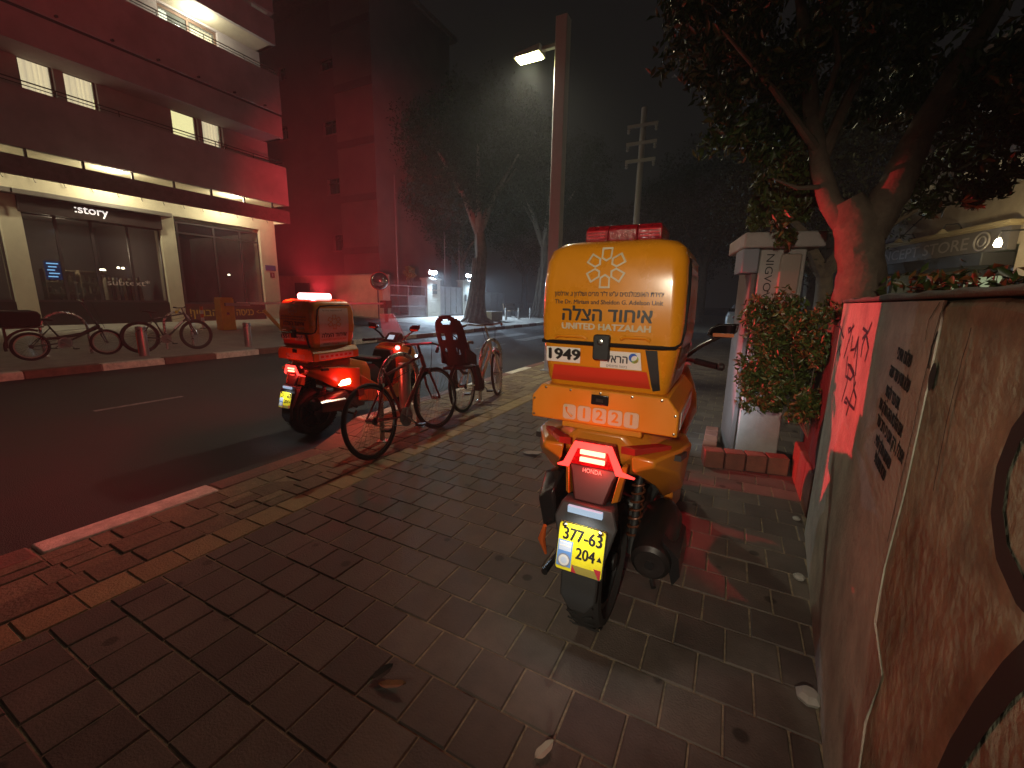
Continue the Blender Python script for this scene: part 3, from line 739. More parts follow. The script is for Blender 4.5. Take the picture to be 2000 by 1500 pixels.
MB().cyl((-15.6, 7.7, leftz(-15.6)), (-15.6, 7.7, leftz(-15.6) + .02), .1, 12).build('foot', m_black, fp)
# thin poles behind the gates
for (px, yb, X_, top, lab) in ((776, 525, -17.2, 345, 'thin dark service pole behind the barred gate'), (869, 540, -17.3, 455, 'slender flagpole rising behind the panelled gate'), (897, 545, -17.4, 448, 'pale flagpole with a bracket behind the second gate pier')):
    a = onX(px, yb, X_); c = onX(px - 4, top, X_)
    t = thing('pole', (X_, a.y, GZ), lab, 'pole')
    MB().cyl((X_, a.y, GZ), (X_, a.y, c.z), .04, 8, .03).build('shaft', M('pole_grey', (.3, .3, .32), .5), t)
    MB().lathe([(.05, 0), (.06, .04), (.001, .09)], 8, Matrix.Translation((X_, a.y, c.z))).build('finial', M('pole_grey'), t)
    MB().bb(X_ - .03, X_ + .14, a.y - .02, a.y + .02, c.z - .9, c.z - .86).build('bracket', M('pole_grey'), t)
# ================================================================== STREET FURNITURE
m_steel = M('stainless_steel', (.52, .50, .48), .28, metal=.9, var=.12, vscale=12)
m_galv = M('galvanised', (.42, .43, .45), .5, metal=.35, var=.12, vscale=2)
def street_lamp(x, y, label, power, turn=0., aim=(-.67, 0, 0), cone=145, col=(1., .93, .70)):
    t = thing('street_lamp', (x, y, 0), label, 'street lamp', 'street lamps along the kerb', turn)
    MB().bb(-.11, .11, -.11, .11, 0, 6.42).build('post', M('lamp_post_grey', (.55, .55, .57), .5, metal=.1, var=.08, vscale=1.5), t, world=False, bevel=.012)
    MB().bb(-.17, .17, -.17, .17, 0, .025).build('base_plate', m_galv, t, world=False)
    MB().bb(-.09, .09, .1105, .114, .6, 1.0).build('hatch', m_galv, t, world=False)
    MB().bb(-.46, -.11, -.04, .04, 5.98, 6.04).build('arm', m_galv, t, world=False)
    MB().loft([[(-.95, -.13, 5.93), (-.95, .13, 5.93), (-.95, .11, 6.0), (-.95, -.11, 6.0)], [(-.40, -.16, 5.93), (-.40, .16, 5.93), (-.40, .13, 6.06), (-.40, -.13, 6.06)]]).build('lamp_head', m_galv, t, world=False)
    MB().bb(-.90, -.44, -.11, .11, 5.905, 5.928).build('lens', EM('street_lens', (1., .95, .38), 60), t, world=False)
    light('SPOT', 'street_light', (-.67, 0, 5.88), power, col, t, .12, target=aim, spot=R(cone), blend=.75)
    return t
street_lamp(-3.25, 8.05, 'tall square grey lamp post with a glaring lamp head beyond the bike racks', 800)
pl_ = thing('added_lantern', (.0, -1.95, 0), 'added unseen grey lantern behind the camera lighting the scooter', 'lantern')  # lamp added out of view to light the rear of the scooter box
MB().cyl((0, 0, 0), (0, 0, 2.02), .05, 14, .04).build('post', m_galv, pl_, world=False)
MB().lathe([(.10, 0), (.10, .02), (.055, .05)], 16).build('base_plate', m_galv, pl_, world=False)
MB().bb(-.14, .14, -.10, .12, 2.02, 2.20).build('lantern_head', m_galv, pl_, world=False, bevel=.015)
MB().bb(-.11, .11, .121, .127, 2.04, 2.18).build('lens', EM('lantern_lens', (1., .86, .6), 25), pl_, world=False)
light('SPOT', 'added_lantern_light', (0, .16, 2.10), 290, (1., .88, .66), pl_, .06, target=(-.30, 3.5, 1.10), spot=R(52), blend=.95)
# utility pole with three cross arms
up_ = thing('utility_pole', (-2.88, 13.6, 0), 'slim pale utility pole with three short cross arms', 'pole')
MB().cyl((-2.88, 13.6, 0), (-2.88, 13.6, 6.95), .11, 12, .085).build('shaft', m_galv, up_)
for k in range(3):
    zz = 6.42 - k * .47
    MB().bb(-3.31, -2.45, 13.48, 13.54, zz, zz + .09).build('cross_arm', m_galv, up_)
    for s_ in (-1, 1): MB().lathe([(.03, -.14), (.05, -.10), (.03, -.07), (.05, -.03), (.02, 0)], 8, Matrix.Translation((-2.88 + s_ * .39, 13.51, zz))).build('insulator', m_galv, up_)
# bicycle racks: stainless hoops
def hoop(x, y0, y1, z, h, label, grp=None, mat=m_steel):
    t = thing('bike_rack', (x, (y0 + y1) / 2, z), label, 'bike rack', grp)
    w = (y1 - y0) / 2; r = w; pts = [(0, -w, 0)] + [(0, -w, (h - r) * k / 3) for k in (1, 2)] + [(0, -r * math.cos(a), h - r + r * math.sin(a)) for a in np.linspace(0, math.pi, 15)] + [(0, w, (h - r) * k / 3) for k in (2, 1, 0)]
    MB().tube(pts, .025, 10).build('hoop_tube', mat, t, world=False)
    for s_ in (-1, 1): MB().lathe([(.06, 0), (.06, .008), (.03, .014)], 16, Matrix.Translation((0, s_ * w, 0))).build('foot_flange', mat, t, world=False)
hoop(-3.02, 3.0, 3.56, 0, .86, 'steel hoop bike rack that the dark red bicycle leans on')
hoop(-3.08, 4.98, 5.58, 0, .86, 'steel hoop bike rack with the cream child seat bicycle')
lz = leftz(-11.9)
hoop(-12.0, 3.03, 3.72, leftz(-12.0), .86, 'steel hoop bike rack holding the black folding bicycle opposite')
hoop(-11.7, 4.95, 5.5, leftz(-11.7), .86, 'steel hoop bike rack with yellow tag holding the mountain bicycle')
MB2 = MB().box((-11.7, 5.22, leftz(-11.7) + .86), (.08, .05, .05), Matrix.Rotation(.6, 3, 'X')).box((-11.68, 5.26, leftz(-11.7) + .885), (.02, .12, .02), Matrix.Rotation(.8, 3, 'X'))
o = MB2.build('cable_tag', M('tag_yellow', (.6, .5, .05), .5)); tag(o, 'yellow tag tied to the top of the hoop by the mountain bicycle', 'tag')
def bollard(x, y, z, r, h, label, cap=None, refl=False):
    t = thing('bollard', (x, y, z), label, 'bollard')
    MB().lathe([(r, 0), (r, h - .02), (r * .92, h), (.001, h)], 24).build('post', M('bollard_steel', (.38, .36, .34), .38, metal=.7, var=.15, vscale=8), t, world=False)
    MB().lathe([(r * 1.02, h - .10), (r * 1.02, h - .06)], 24).build('ring', m_steel if not cap else cap, t, world=False)
    if refl: MB().bb(-.012, .012, -r - .006, -r + .01, .05, h - .12).build('reflective_strip', M('refl_red', (.6, .12, .08), .3), t, world=False)
bollard(-3.62, 4.02, 0, .075, .62, 'thick steel bollard standing inside the hoop behind the dark red bicycle')
bollard(-3.62, 6.35, 0, .075, .62, 'steel bollard with red ring beyond the cream bicycle', M('ring_red', (.5, .08, .03), .5))
bollard(-11.05, 4.25, leftz(-11.05), .09, .62, 'steel bollard with red strip between the two bicycles opposite', None, True)
bollard(-11.05, 6.45, leftz(-11.05), .085, .62, 'plain steel bollard at the kerb in front of the yellow barrier')
bollard(-12.6, 23.4, leftz(-12.6), .07, .75, 'pale short post beside the stone planter')
bollard(-12.6, 25.2, leftz(-12.6), .07, .75, 'pale short post before the wooden bench')
bollard(-12.6, 27.0, leftz(-12.6), .07, .75, 'pale short post past the wooden bench at the tree roots')
# bench and planter under the trees
bn = thing('bench', (-14.2, 27.0, leftz(-14.2)), 'wooden slatted park bench under the ficus trees', 'bench')
m_wood = M('bench_wood', (.22, .14, .08), .7, var=.2)
z0 = leftz(-14.2)
for i in range(4): MB().bb(-14.2 + i * .11, -14.11 + i * .11, 26.2, 28.0, z0 + .42, z0 + .46).build('seat_slat', m_wood, bn)
for i in range(4): MB().bb(-14.30 - i * .03, -14.27 - i * .03, 26.2, 28.0, z0 + .52 + i * .11, z0 + .61 + i * .11).build('back_slat', m_wood, bn)
for yy in (26.4, 27.8): MB().bb(-14.22, -13.8, yy - .03, yy + .03, z0, z0 + .42).bb(-14.36, -14.30, yy - .02, yy + .02, z0 + .2, z0 + .95).build('leg', m_black, bn)
pb = thing('planter_box', (-12.9, 21.9, leftz(-12.9)), 'low square stone planter box beside the big trunk', 'planter')
z0 = leftz(-12.9)
MB().bb(-13.4, -12.4, 21.3, 22.6, z0, z0 + .55).build('box_wall', M('planter_stone', (.30, .22, .12), .85, var=.2), pb, bevel=.02)
MB().bb(-13.3, -12.5, 21.4, 22.5, z0 + .551, z0 + .56).build('soil', m_soil, pb)

# ================================================================== BICYCLES
m_tyre = M('tyre_rubber', (.018, .017, .017), .75, bump=.3, bscale=150)
def bike(label, P0, P1, z, lean, fcol, rw, name='bicycle', steer=0., style='road', group=None, rimc=(.45, .43, .42), tw=.018, saddle=True, fold=False):
    """P0 rear contact, P1 front contact; local y forward along the bike, z up"""
    P0 = Vector((*P0, z)); P1 = Vector((*P1, z)); d = P1 - P0; wb = d.length
    t = thing(name, P0, label, 'bicycle', group); t.rotation_euler = (0, lean, 0)
    yaw = math.atan2(-d.x, d.y)
    t.rotation_mode = 'ZYX'; t.rotation_euler = (0, lean, yaw)
    t.matrix_world = Matrix.Translation(P0) @ Matrix.Rotation(yaw, 4, 'Z') @ Matrix.Rotation(lean, 4, 'Y')
    mf = M('bike_paint_' + style, fcol, .32, coat=.6, var=.08); mr = M('bike_rim_' + style, rimc, .3, metal=.8); mk = m_black
    mch = M('chrome', (.6, .6, .6), .2, metal=1.)
    def wheel(yc, rot, par):
        c = Vector((0, yc, rw)); ax = Matrix.Rotation(rot, 3, 'Z') @ Vector((1, 0, 0))
        w = MB().torus(c, ax, rw - tw, tw, 44, 8).build('tyre', m_tyre, par, world=False)
        MB().torus(c, ax, rw - tw * 2 - .008, .011, 44, 6, .9).build('rim', mr, w, world=False)
        MB().cyl(c - ax * .045, c + ax * .045, .022, 10).build('hub', mch, w, world=False)
        sp = MB(); x = ax.orthogonal().normalized(); y = ax.cross(x)
        for i in range(28):
            a = 2 * math.pi * i / 28; a2 = a + (.5 if i % 2 else -.5); s_ = 1 if i % 4 < 2 else -1
            sp.cyl(c + ax * .03 * s_ + (x * math.cos(a2) + y * math.sin(a2)) * .022, c + (x * math.cos(a) + y * math.sin(a)) * (rw - tw * 2 - .008), .0014, 4)
        sp.build('spokes', mch, w, world=False)
        return w
    bbk = Vector((0, wb * .42, .28 if not fold else .30)); hd0 = Vector((0, wb - (.14 if not fold else .08), rw + (.36 if not fold else .30))); hd1 = hd0 + Vector((0, -.05, .16 if not fold else .12))
    st = Vector((0, wb * .42 - .17, .74 if not fold else .62)); ra = Vector((0, 0, rw)); fa = Vector((0, wb, rw))
    fr = MB()
    if style == 'step':
        fr.tube([hd0 + Vector((0, 0, .02)), bbk + Vector((0, .12, .08)), bbk], [.022, .024, .022], 8); fr.tube([hd1 - Vector((0, 0, .03)), (bbk + st) / 2 + Vector((0, .12, -.04)), bbk + (st - bbk) * .55], .018, 8)
    elif fold:
        fr.tube([hd0 + Vector((0, 0, .05)), (hd0 + bbk) / 2 + Vector((0, 0, .02)), bbk + Vector((0, -.08, .10)), ra + Vector((0, .15, .12))], [.03, .034, .03, .022], 10)
        fr.tube([hd0, bbk + Vector((0, .05, .02)), bbk], .016, 8)
    else:
        fr.tube([hd0 + Vector((0, 0, .03)), bbk], .02, 8); fr.tube([hd1 - Vector((0, 0, .03)), st - Vector((0, 0, .02))], .016, 8)
    fr.tube([bbk, st], .016, 8); fr.tube([hd0, hd1], .022, 10)
    for s_ in (-1, 1):
        fr.tube([st - Vector((0, 0, .04)), ra + Vector((s_ * .06, 0, 0))], .009, 6); fr.tube([bbk, ra + Vector((s_ * .06, 0, 0))], .010, 6)
    fr.build('frame', mf, t, world=False)
    fk = MB()
    for s_ in (-1, 1): fk.tube([hd0 + Vector((s_ * .03, .01, -.01)), (hd0 * .45 + fa * .55) + Vector((s_ * .055, -.01, 0)), fa + Vector((s_ * .055, 0, 0))], [.014, .013, .009], 8)
    fk.bb(-.05, .05, hd0.y - .02, hd0.y + .03, hd0.z - .04, hd0.z).build('fork', mf, t, world=False)
    wheel(0, 0, t); wheel(wb, steer, t)
    hb = hd1 + (Vector((0, -.03, .10)) if style != 'step' else Vector((0, -.10, .22)))
    if fold: hb = hd1 + Vector((0, -.17, .42))
    h = MB(); h.tube([hd1, hb], .014, 8)
    cs = Matrix.Rotation(steer, 3, 'Z')
    if style == 'step': pts = [(-.28, -.20, .0), (-.24, -.06, .02), (-.10, .0, 0), (.10, 0, 0), (.24, -.06, .02), (.28, -.20, 0)]
    elif style == 'road': pts = [(-.20, .06, -.10), (-.205, .10, -.03), (-.19, .02, 0), (0, 0, 0), (.19, .02, 0), (.205, .10, -.03), (.20, .06, -.10)]
    else: pts = [(-.28, -.03, .02), (-.12, 0, 0), (.12, 0, 0), (.28, -.03, .02)]
    pts = [hb + cs @ Vector(q) for q in pts]; h.tube(pts, .0125, 8)
    hbo = h.build('handlebar', mch if style != 'road' else mk, t, world=False)
    for a, c in ((pts[0], pts[1]), (pts[-1], pts[-2])): MB().tube([a, a * .4 + c * .6], .018, 8).build('grip', mk, hbo, world=False)
    MB().tube([hb + Vector((.06, .02, 0)), hb + Vector((.10, .12, -.02)), hd0 + Vector((.03, .07, .0)), fa + Vector((.05, -.02, .3))], .004, 5).tube([hb + Vector((-.06, .02, 0)), hb + Vector((-.1, .10, -.04)), hd1 + Vector((-.03, .0, -.12)), st - Vector((0, 0, .1))], .004, 5).build('cable', mk, t, world=False)
    MB().cyl(st, st + (st - bbk).normalized() * (.14 if saddle else .05), .013, 8).build('seat_post', mch, t, world=False)
    if saddle:
        s0 = st + (st - bbk).normalized() * .15
        rings = []
        for (yy, w_, zz) in ((-.13, .065, .01), (-.09, .075, .015), (-.02, .055, .005), (.06, .028, 0), (.13, .02, -.008)):
            rings.append([s0 + Vector((w_ * math.cos(a), yy, zz + .022 * math.sin(a))) for a in np.linspace(0, 2 * math.pi, 10)[:-1]])
        MB().loft(rings).build('saddle', mk, t, world=False)
    cr = MB().lathe([(.095 if not fold else .11, -.004), (.095 if not fold else .11, .004), (.08, .004), (.08, -.004), (.095 if not fold else .11, -.004)], 28, Matrix.Translation(bbk + Vector((.045, 0, 0))) @ Matrix.Rotation(R(90), 4, 'Y'))
    for k in range(5): a = k * 2 * math.pi / 5; cr.cyl(bbk + Vector((.045, 0, 0)), bbk + Vector((.045, .085 * math.cos(a), .085 * math.sin(a))), .007, 6)
    co = cr.build('chainring', mch if fold else M('dull_steel', (.25, .24, .24), .4, metal=.8), t, world=False)
    for s_ in (-1, 1):
        e = bbk + Vector((s_ * .07, s_ * .12, -.11)); MB().tube([bbk + Vector((s_ * .06, 0, 0)), e], .009, 6).build('crank', mch, co, world=False)
        MB().bb(e.x - .0 if s_ > 0 else e.x - .09, e.x + .09 if s_ > 0 else e.x, e.y - .035, e.y + .035, e.z - .011, e.z + .011).build('pedal', mk, co, world=False)
    MB().tube([bbk + Vector((.045, 0, .09)), ra + Vector((.045, 0, .03))], .004, 5).tube([bbk + Vector((.045, 0, -.09)), ra + Vector((.045, .03, -.05)), ra + Vector((.045, 0, -.03))], .004, 5).lathe([(.035, -.003), (.035, .003)], 14, Matrix.Translation(ra + Vector((.045, 0, 0))) @ Matrix.Rotation(R(90), 4, 'Y')).build('chain', mk, t, world=False)
    for (yc, st_) in ((0, 1),):
        MB().bb(-.02, .02, yc + rw * .55, yc + rw * .62, rw + rw * .80, rw + rw * .9).build('brake', mch, t, world=False)
    return t, wb, st, hb
# dark red road bicycle without a saddle
b1, wb, st, hb = bike('dark red road bicycle without saddle leaning on the steel hoop', (-2.72, 2.62), (-2.80, 3.66), 0, R(-7), (.16, .015, .015), .345, style='road', steer=R(-9), saddle=False, rimc=(.10, .09, .09), tw=.016)
MB().bb(-.03, .03, -.13, -.06, .60, .66).build('rear_light', M('rear_reflector', (.5, .04, .03), .25), b1, world=False)
# cream step-through bicycle with a child seat
b2, wb, st, hb = bike('cream step-through bicycle with a black child seat over its rear wheel', (-2.93, 4.36), (-3.04, 5.44), 0, R(-5), (.62, .52, .36), .34, style='step', steer=R(12), rimc=(.6, .6, .58), tw=.02)
m_cs = M('child_seat_plastic', (.014, .013, .014), .55, spec=.3)
def seat_shell(parent):
    prof = []                                              # (half width, y, z) from headrest down
    def sp(u, v, d):                                       # u across -1..1, v 0..1 from seat pan to head
        z = .62 + v * .62; y = -.20 - v * .16 + .05 * math.cos(u * 1.5); hwid = .165 + .03 * math.sin(v * 3.1) - (.03 * max(0, v - .8) / .2)
        dep = .10 * abs(u) ** 2.2 * (1.3 - v * .5)
        return (u * hwid, y + dep + d, z)
    holes = [(-.42, .42, .83, .93), (-.62, -.25, .52, .68), (.25, .62, .52, .68), (-.6, -.3, .22, .36), (.3, .6, .22, .36)]
    us = np.linspace(-1, 1, 25); vv = np.linspace(0, 1, 31); b = MB()
    def inh(u, v):
        for (a, c, e, f) in holes:
            uc, vc = (a + c) / 2, (e + f) / 2
            if ((u - uc) / ((c - a) / 2)) ** 2 + ((v - vc) / ((f - e) / 2)) ** 2 < 1: return True
        return abs(u) > 1.0 - max(0, (v - .90)) * 4.5
    for i in range(24):
        for j in range(30):
            u = (us[i] + us[i + 1]) / 2; v = (vv[j] + vv[j + 1]) / 2
            if inh(u, v): continue
            q = [(us[i], vv[j]), (us[i + 1], vv[j]), (us[i + 1], vv[j + 1]), (us[i], vv[j + 1])]
            b.add([sp(*p, 0) for p in q] + [sp(*p, .022) for p in q], [(0, 1, 2, 3), (7, 6, 5, 4), (0, 4, 5, 1), (1, 5, 6, 2), (2, 6, 7, 3), (3, 7, 4, 0)])
    return b
cs_ = seat_shell(b2).build('child_seat', m_cs, b2, world=False, smooth=False)
MB().loft([[(-.15, -.20, .62), (.15, -.20, .62), (.15, -.20, .58), (-.15, -.20, .58)], [(-.16, .10, .60), (.16, .10, .60), (.16, .10, .56), (-.16, .10, .56)]]).build('seat_pan', m_cs, cs_, world=False, bevel=.015)
for s_ in (-1, 1):
    MB().loft([[(s_ * .13, .04, .60), (s_ * .19, .04, .60), (s_ * .19, .14, .60), (s_ * .13, .14, .60)], [(s_ * .15, .06, .42), (s_ * .21, .06, .42), (s_ * .21, .16, .42), (s_ * .15, .16, .42)], [(s_ * .15, .03, .28), (s_ * .22, .03, .28), (s_ * .22, .19, .28), (s_ * .15, .19, .28)]]).build('leg_guard', m_cs, cs_, world=False, bevel=.012)
    MB().loft([[(s_ * .155, -.16, .66), (s_ * .185, -.16, .66), (s_ * .185, -.16, .86), (s_ * .155, -.16, .86)], [(s_ * .165, .08, .60), (s_ * .195, .08, .60), (s_ * .195, .08, .74), (s_ * .165, .08, .74)]]).build('side_wing', m_cs, cs_, world=False, bevel=.012)
    MB().tube([(s_ * .05, -.22, 1.0), (s_ * .05, -.13, .96), (s_ * .04, -.10, .75), (0, -.04, .64)], .014, 6, flat=.3).build('strap', M('strap_grey', (.06, .06, .07), .8), cs_, world=False)
MB().tube([(0, -.05, .58), (0, .05, .50), (0, .2, .48)], .018, 8).build('mount_bar', m_black, cs_, world=False)
# black folding bicycle with rear bag, and the mountain bicycle, both opposite
p0 = g(65, 705, leftz(-11.9)); p1 = g(212, 693, leftz(-11.9))
b3, wb, st, hb = bike('black folding bicycle with a rear bag parked at the hoop opposite', (p0.x, p0.y), (p1.x, p1.y), leftz(-12.0), R(3), (.02, .02, .022), .265, style='fold', fold=True, steer=R(-4), rimc=(.5, .45, .42), tw=.024)
MB().bb(-.14, .14, -.32, .18, .62, .64).build('luggage_rack', m_black, b3, world=False)
MB().loft([[(-.17, -.36, .65), (.17, -.36, .65), (.17, .14, .65), (-.17, .14, .65)], [(-.19, -.38, .86), (.19, -.38, .86), (.19, .16, .86), (-.19, .16, .86)], [(-.17, -.36, .92), (.17, -.36, .92), (.17, .12, .92), (-.17, .12, .92)]]).build('bag', M('bag_black', (.025, .022, .022), .9, bump=.3), b3, world=False, bevel=.02)
MB().bb(-.02, .02, -.3, -.27, .26, .63).bb(-.02, .02, -.28, .12, .60, .63).build('rack_stay', m_black, b3, world=False)
MB().tube([(0, -.31 * math.cos(a) * 1.0, .265 + .31 * math.sin(a)) for a in np.linspace(-.2, 2.0, 14)], .022, 6, flat=.4).build('mudguard', m_black, b3, world=False)
p0 = g(280, 690, leftz(-11.7)); p1 = g(388, 682, leftz(-11.7))
b4, wb, st, hb = bike('black and white mountain bicycle locked at the hoop opposite', (p0.x, p0.y), (p1.x, p1.y), leftz(-11.8), R(-3), (.05, .05, .055), .345, style='mtb', steer=R(4), rimc=(.06, .06, .06), tw=.027)
o = MB().tube([Vector((0, .62, .50)), Vector((0, .80, .66))], .025, 10).build('white_decal', M('decal_white', (.7, .7, .7), .4), b4, world=False)
# ================================================================== EMERGENCY SCOOTERS
m_org = M('orange_gelcoat', (.60, .215, .008), .30, coat=.5, var=.05, vscale=3)
m_orgm = M('orange_sheet_metal', (.60, .205, .012), .42, var=.06, vscale=4)
m_orgp = M('orange_fairing', (.50, .16, .012), .35, coat=.4)
m_blk = M('black_plastic', (.016, .016, .017), .5, spec=.4, bump=.08, bscale=300)
m_gblk = M('gloss_black', (.012, .012, .013), .22)
m_wht = M('white_vinyl', (.66, .64, .60), .35)
m_txt = M('black_vinyl', (.015, .013, .012), .4)
m_refl = M('pale_reflective_vinyl', (.50, .42, .30), .35)
m_redv = M('red_reflective_tape', (.52, .035, .015), .3)
m_chr = M('bright_bolt', (.6, .58, .55), .25, metal=1.)
m_dred = M('red_lens', (.20, .004, .008), .14, coat=.8, var=.5, vscale=60, bump=.5, bscale=90, emit=(1., .02, .02), estr=.012)

def rrect(w, d, r, n=5):
    "rounded rectangle outline, counter-clockwise"
    out = []
    for (cx, cy, a0) in ((w / 2 - r, d / 2 - r, 0), (-w / 2 + r, d / 2 - r, 90), (-w / 2 + r, -d / 2 + r, 180), (w / 2 - r, -d / 2 + r, 270)):
        for k in range(n + 1):
            a = R(a0 + 90 * k / n); out.append((cx + r * math.cos(a), cy + r * math.sin(a)))
    return out
def scooter(loc, rz, label, number, flashing, lean=0., scale=(1., 1., 1.)):
    t = thing('emergency_scooter', loc, label, 'scooter', 'emergency scooters')
    t.matrix_world = Matrix.Translation(loc) @ Matrix.Rotation(rz, 4, 'Z') @ Matrix.Rotation(lean, 4, 'Y') @ Matrix.Diagonal((*scale, 1.))
    W_ = dict(world=False)
    def B(b, name, mat, par=t, **k): return b.build(name, mat, par, world=False, **k)
    # ---- wheels
    def wheel(yc, w):
        c = Vector((0, yc, .29)); rings = []
        prof = [(.205, -.62), (.235, -1.0), (.262, -.95), (.282, -.62), (.290, -.25), (.2915, 0), (.290, .25), (.282, .62), (.262, .95), (.235, 1.0), (.205, .62)]
        b = MB(); n = 56
        for i in range(n):
            a = 2 * math.pi * i / n
            rings.append([(c.x + q[1] * w / 2, c.y + q[0] * math.cos(a), c.z + q[0] * math.sin(a)) for q in prof])
        b.loft(rings, close=True); ty = B(b, 'tyre', m_tyre)
        gr = MB()                                           # tread grooves as slim dark blocks between raised sipes
        for i in range(36):
            a = 2 * math.pi * i / 36
            for s_ in (-1, 1):
                q = Vector((s_ * w * .24, yc + .2915 * math.cos(a), .29 + .2915 * math.sin(a)))
                gr.box(q, (w * .30, .010, .004), Matrix.Rotation(a - R(90), 3, 'X') @ Matrix.Rotation(s_ * .5, 3, 'Z'))
        B(gr, 'tread_blocks', m_tyre, ty, kind='stuff')
        r_ = MB().lathe([(.204, -.05), (.204, .05), (.18, .05), (.18, -.05), (.204, -.05)], 40, Matrix.Translation(c) @ Matrix.Rotation(R(90), 4, 'Y'))
        for k in range(5):
            a = k * 2 * math.pi / 5
            r_.tube([c, c + Vector((0, .185 * math.cos(a), .185 * math.sin(a)))], [.03, .022], 6)
        r_.cyl(c - Vector((.07, 0, 0)), c + Vector((.07, 0, 0)), .04, 14)
        B(r_, 'rim', M('rim_black', (.03, .03, .032), .4, metal=.5), ty)
        B(MB().lathe([(.12, -.003), (.12, .003), (.075, .003), (.075, -.003), (.12, -.003)], 30, Matrix.Translation(c + Vector((-.075, 0, 0))) @ Matrix.Rotation(R(90), 4, 'Y')), 'brake_disc', m_chr, ty)
    wheel(.16, .145); wheel(1.66, .125)
    # ---- chassis underside: swing arm, engine, stand, shocks
    B(MB().box((-.13, .42, .30), (.09, .60, .13)).box((0, .62, .34), (.26, .34, .22)), 'engine', M('engine_grey', (.07, .07, .07), .5, metal=.4), bevel=.02)
    for s_ in (-1, 1):
        sk = B(MB().cyl((s_ * .135, .15, .36), (s_ * .135, .24, .72), .016, 10), 'shock', m_blk)
        b = MB(); pts = []
        for i in range(80):
            a = i * .55; f = i / 79; pts.append((s_ * .135 + .026 * math.cos(a), .165 + .06 * f + .026 * math.sin(a) * .97, .42 + .24 * f))
        B(b.tube(pts, .0055, 6), 'spring', M('spring_dark', (.12, .04, .02), .4, metal=.4), sk)
    B(MB().tube([(-.16, .62, .20), (-.19, .50, .03), (-.21, .46, .01)], .013, 8).tube([(.16, .62, .20), (.19, .50, .03), (.21, .46, .01)], .013, 8).cyl((-.17, .6, .16), (.17, .6, .16), .014, 8), 'centre_stand', m_blk)
    B(MB().tube([(-.155, .45, .30), (-.20, .10, .25), (-.205, .0, .245)], [.014, .013, .017], 8), 'side_stand', m_gblk)
    # ---- exhaust on the right
    mt = Matrix.Translation((.235, -.01, .435)) @ Matrix.Rotation(R(-84), 4, 'X')
    ex = B(MB().lathe([(.058, -.002), (.074, .012), (.082, .06), (.086, .20), (.080, .36), (.055, .42), (.02, .44)], 28, mt), 'muffler', M('muffler_black', (.03, .028, .028), .38, metal=.6, var=.1))
    B(MB().lathe([(.056, -.004), (.03, -.006), (.022, -.001), (.020, .012), (.001, .012)], 24, mt), 'end_cap', M('muffler_cap', (.07, .06, .06), .35, metal=.8), ex)
    B(MB().lathe([(.012, -.008), (.019, -.008), (.019, .0), (.012, 0)], 14, mt), 'outlet', m_gblk, ex)
    B(MB().loft([[(.27, .02, .53), (.335, .02, .47), (.345, .02, .40), (.32, .02, .35)], [(.27, .33, .50), (.335, .33, .45), (.345, .33, .37), (.32, .33, .31)]]).add([], []), 'heat_shield', m_gblk, ex)
    B(MB().tube([(.235, .40, .40), (.20, .55, .30), (.12, .66, .24)], .022, 10), 'exhaust_pipe', M('muffler_black'), ex)
    # ---- left gear cover and reflector
    B(MB().loft([[(-.24, -.02, .60), (-.17, -.02, .66), (-.15, -.02, .52), (-.21, -.02, .47)], [(-.26, .10, .68), (-.17, .10, .70), (-.14, .10, .47), (-.22, .10, .42)], [(-.24, .34, .64), (-.17, .34, .66), (-.14, .34, .42), (-.20, .34, .38)]]), 'air_box', m_gblk, bevel=.012)
    B(MB().tube([(-.19, -.05, .50), (-.215, -.02, .42), (-.205, .01, .33)], [.008, .017, .006], 8), 'side_reflector', M('amber_reflector', (.55, .10, .02), .2))
    # ---- body: side fairings, seat, floor, front
    def section(y, hw, z0, z1, c=.35):
        h = z1 - z0
        return [(-hw * .55, y, z0), (hw * .55, y, z0), (hw, y, z0 + h * c), (hw * .96, y, z0 + h * .75), (hw * .72, y, z1), (-hw * .72, y, z1), (-hw * .96, y, z0 + h * .75), (-hw, y, z0 + h * c)]
    B(MB().loft([section(.02, .125, .80, .925), section(.10, .20, .74, .935), section(.28, .235, .66, .94), section(.55, .25, .52, .92), section(.80, .235, .44, .84)]), 'tail_fairing', m_orgp, bevel=.012)
    for s_ in (-1, 1):                                      # winged lower panels with a recessed dark pocket
        pan = B(MB().loft([[(s_ * .13, -.02, .865), (s_ * .22, -.02, .86), (s_ * .225, -.02, .835), (s_ * .14, -.02, .80)],
                     [(s_ * .20, .12, .88), (s_ * .30, .12, .875), (s_ * .295, .12, .77), (s_ * .21, .12, .70)],
                     [(s_ * .215, .26, .86), (s_ * .325, .26, .865), (s_ * .305, .26, .66), (s_ * .23, .26, .60)],
                     [(s_ * .21, .60, .80), (s_ * .28, .60, .80), (s_ * .27, .60, .50), (s_ * .20, .60, .46)]]), 'wing_panel', m_orgp, bevel=.01)
        B(MB().loft([[(s_ * .262, .085, .862), (s_ * .302, .085, .860), (s_ * .302, .082, .838), (s_ * .262, .082, .838)], [(s_ * .262, .15, .862), (s_ * .317, .15, .860), (s_ * .317, .15, .838), (s_ * .262, .15, .838)]]), 'reflector', M('pocket_black', (.03, .02, .02), .3), pan)
        B(MB().loft([[(s_ * .10, -.035, .90), (s_ * .15, -.03, .895), (s_ * .15, -.03, .87), (s_ * .10, -.035, .872)], [(s_ * .22, .08, .898), (s_ * .262, .10, .890), (s_ * .262, .10, .872), (s_ * .22, .08, .868)]]), 'indicator', M('indicator_lens', (.36, .02, .015), .15, coat=.6), pan)
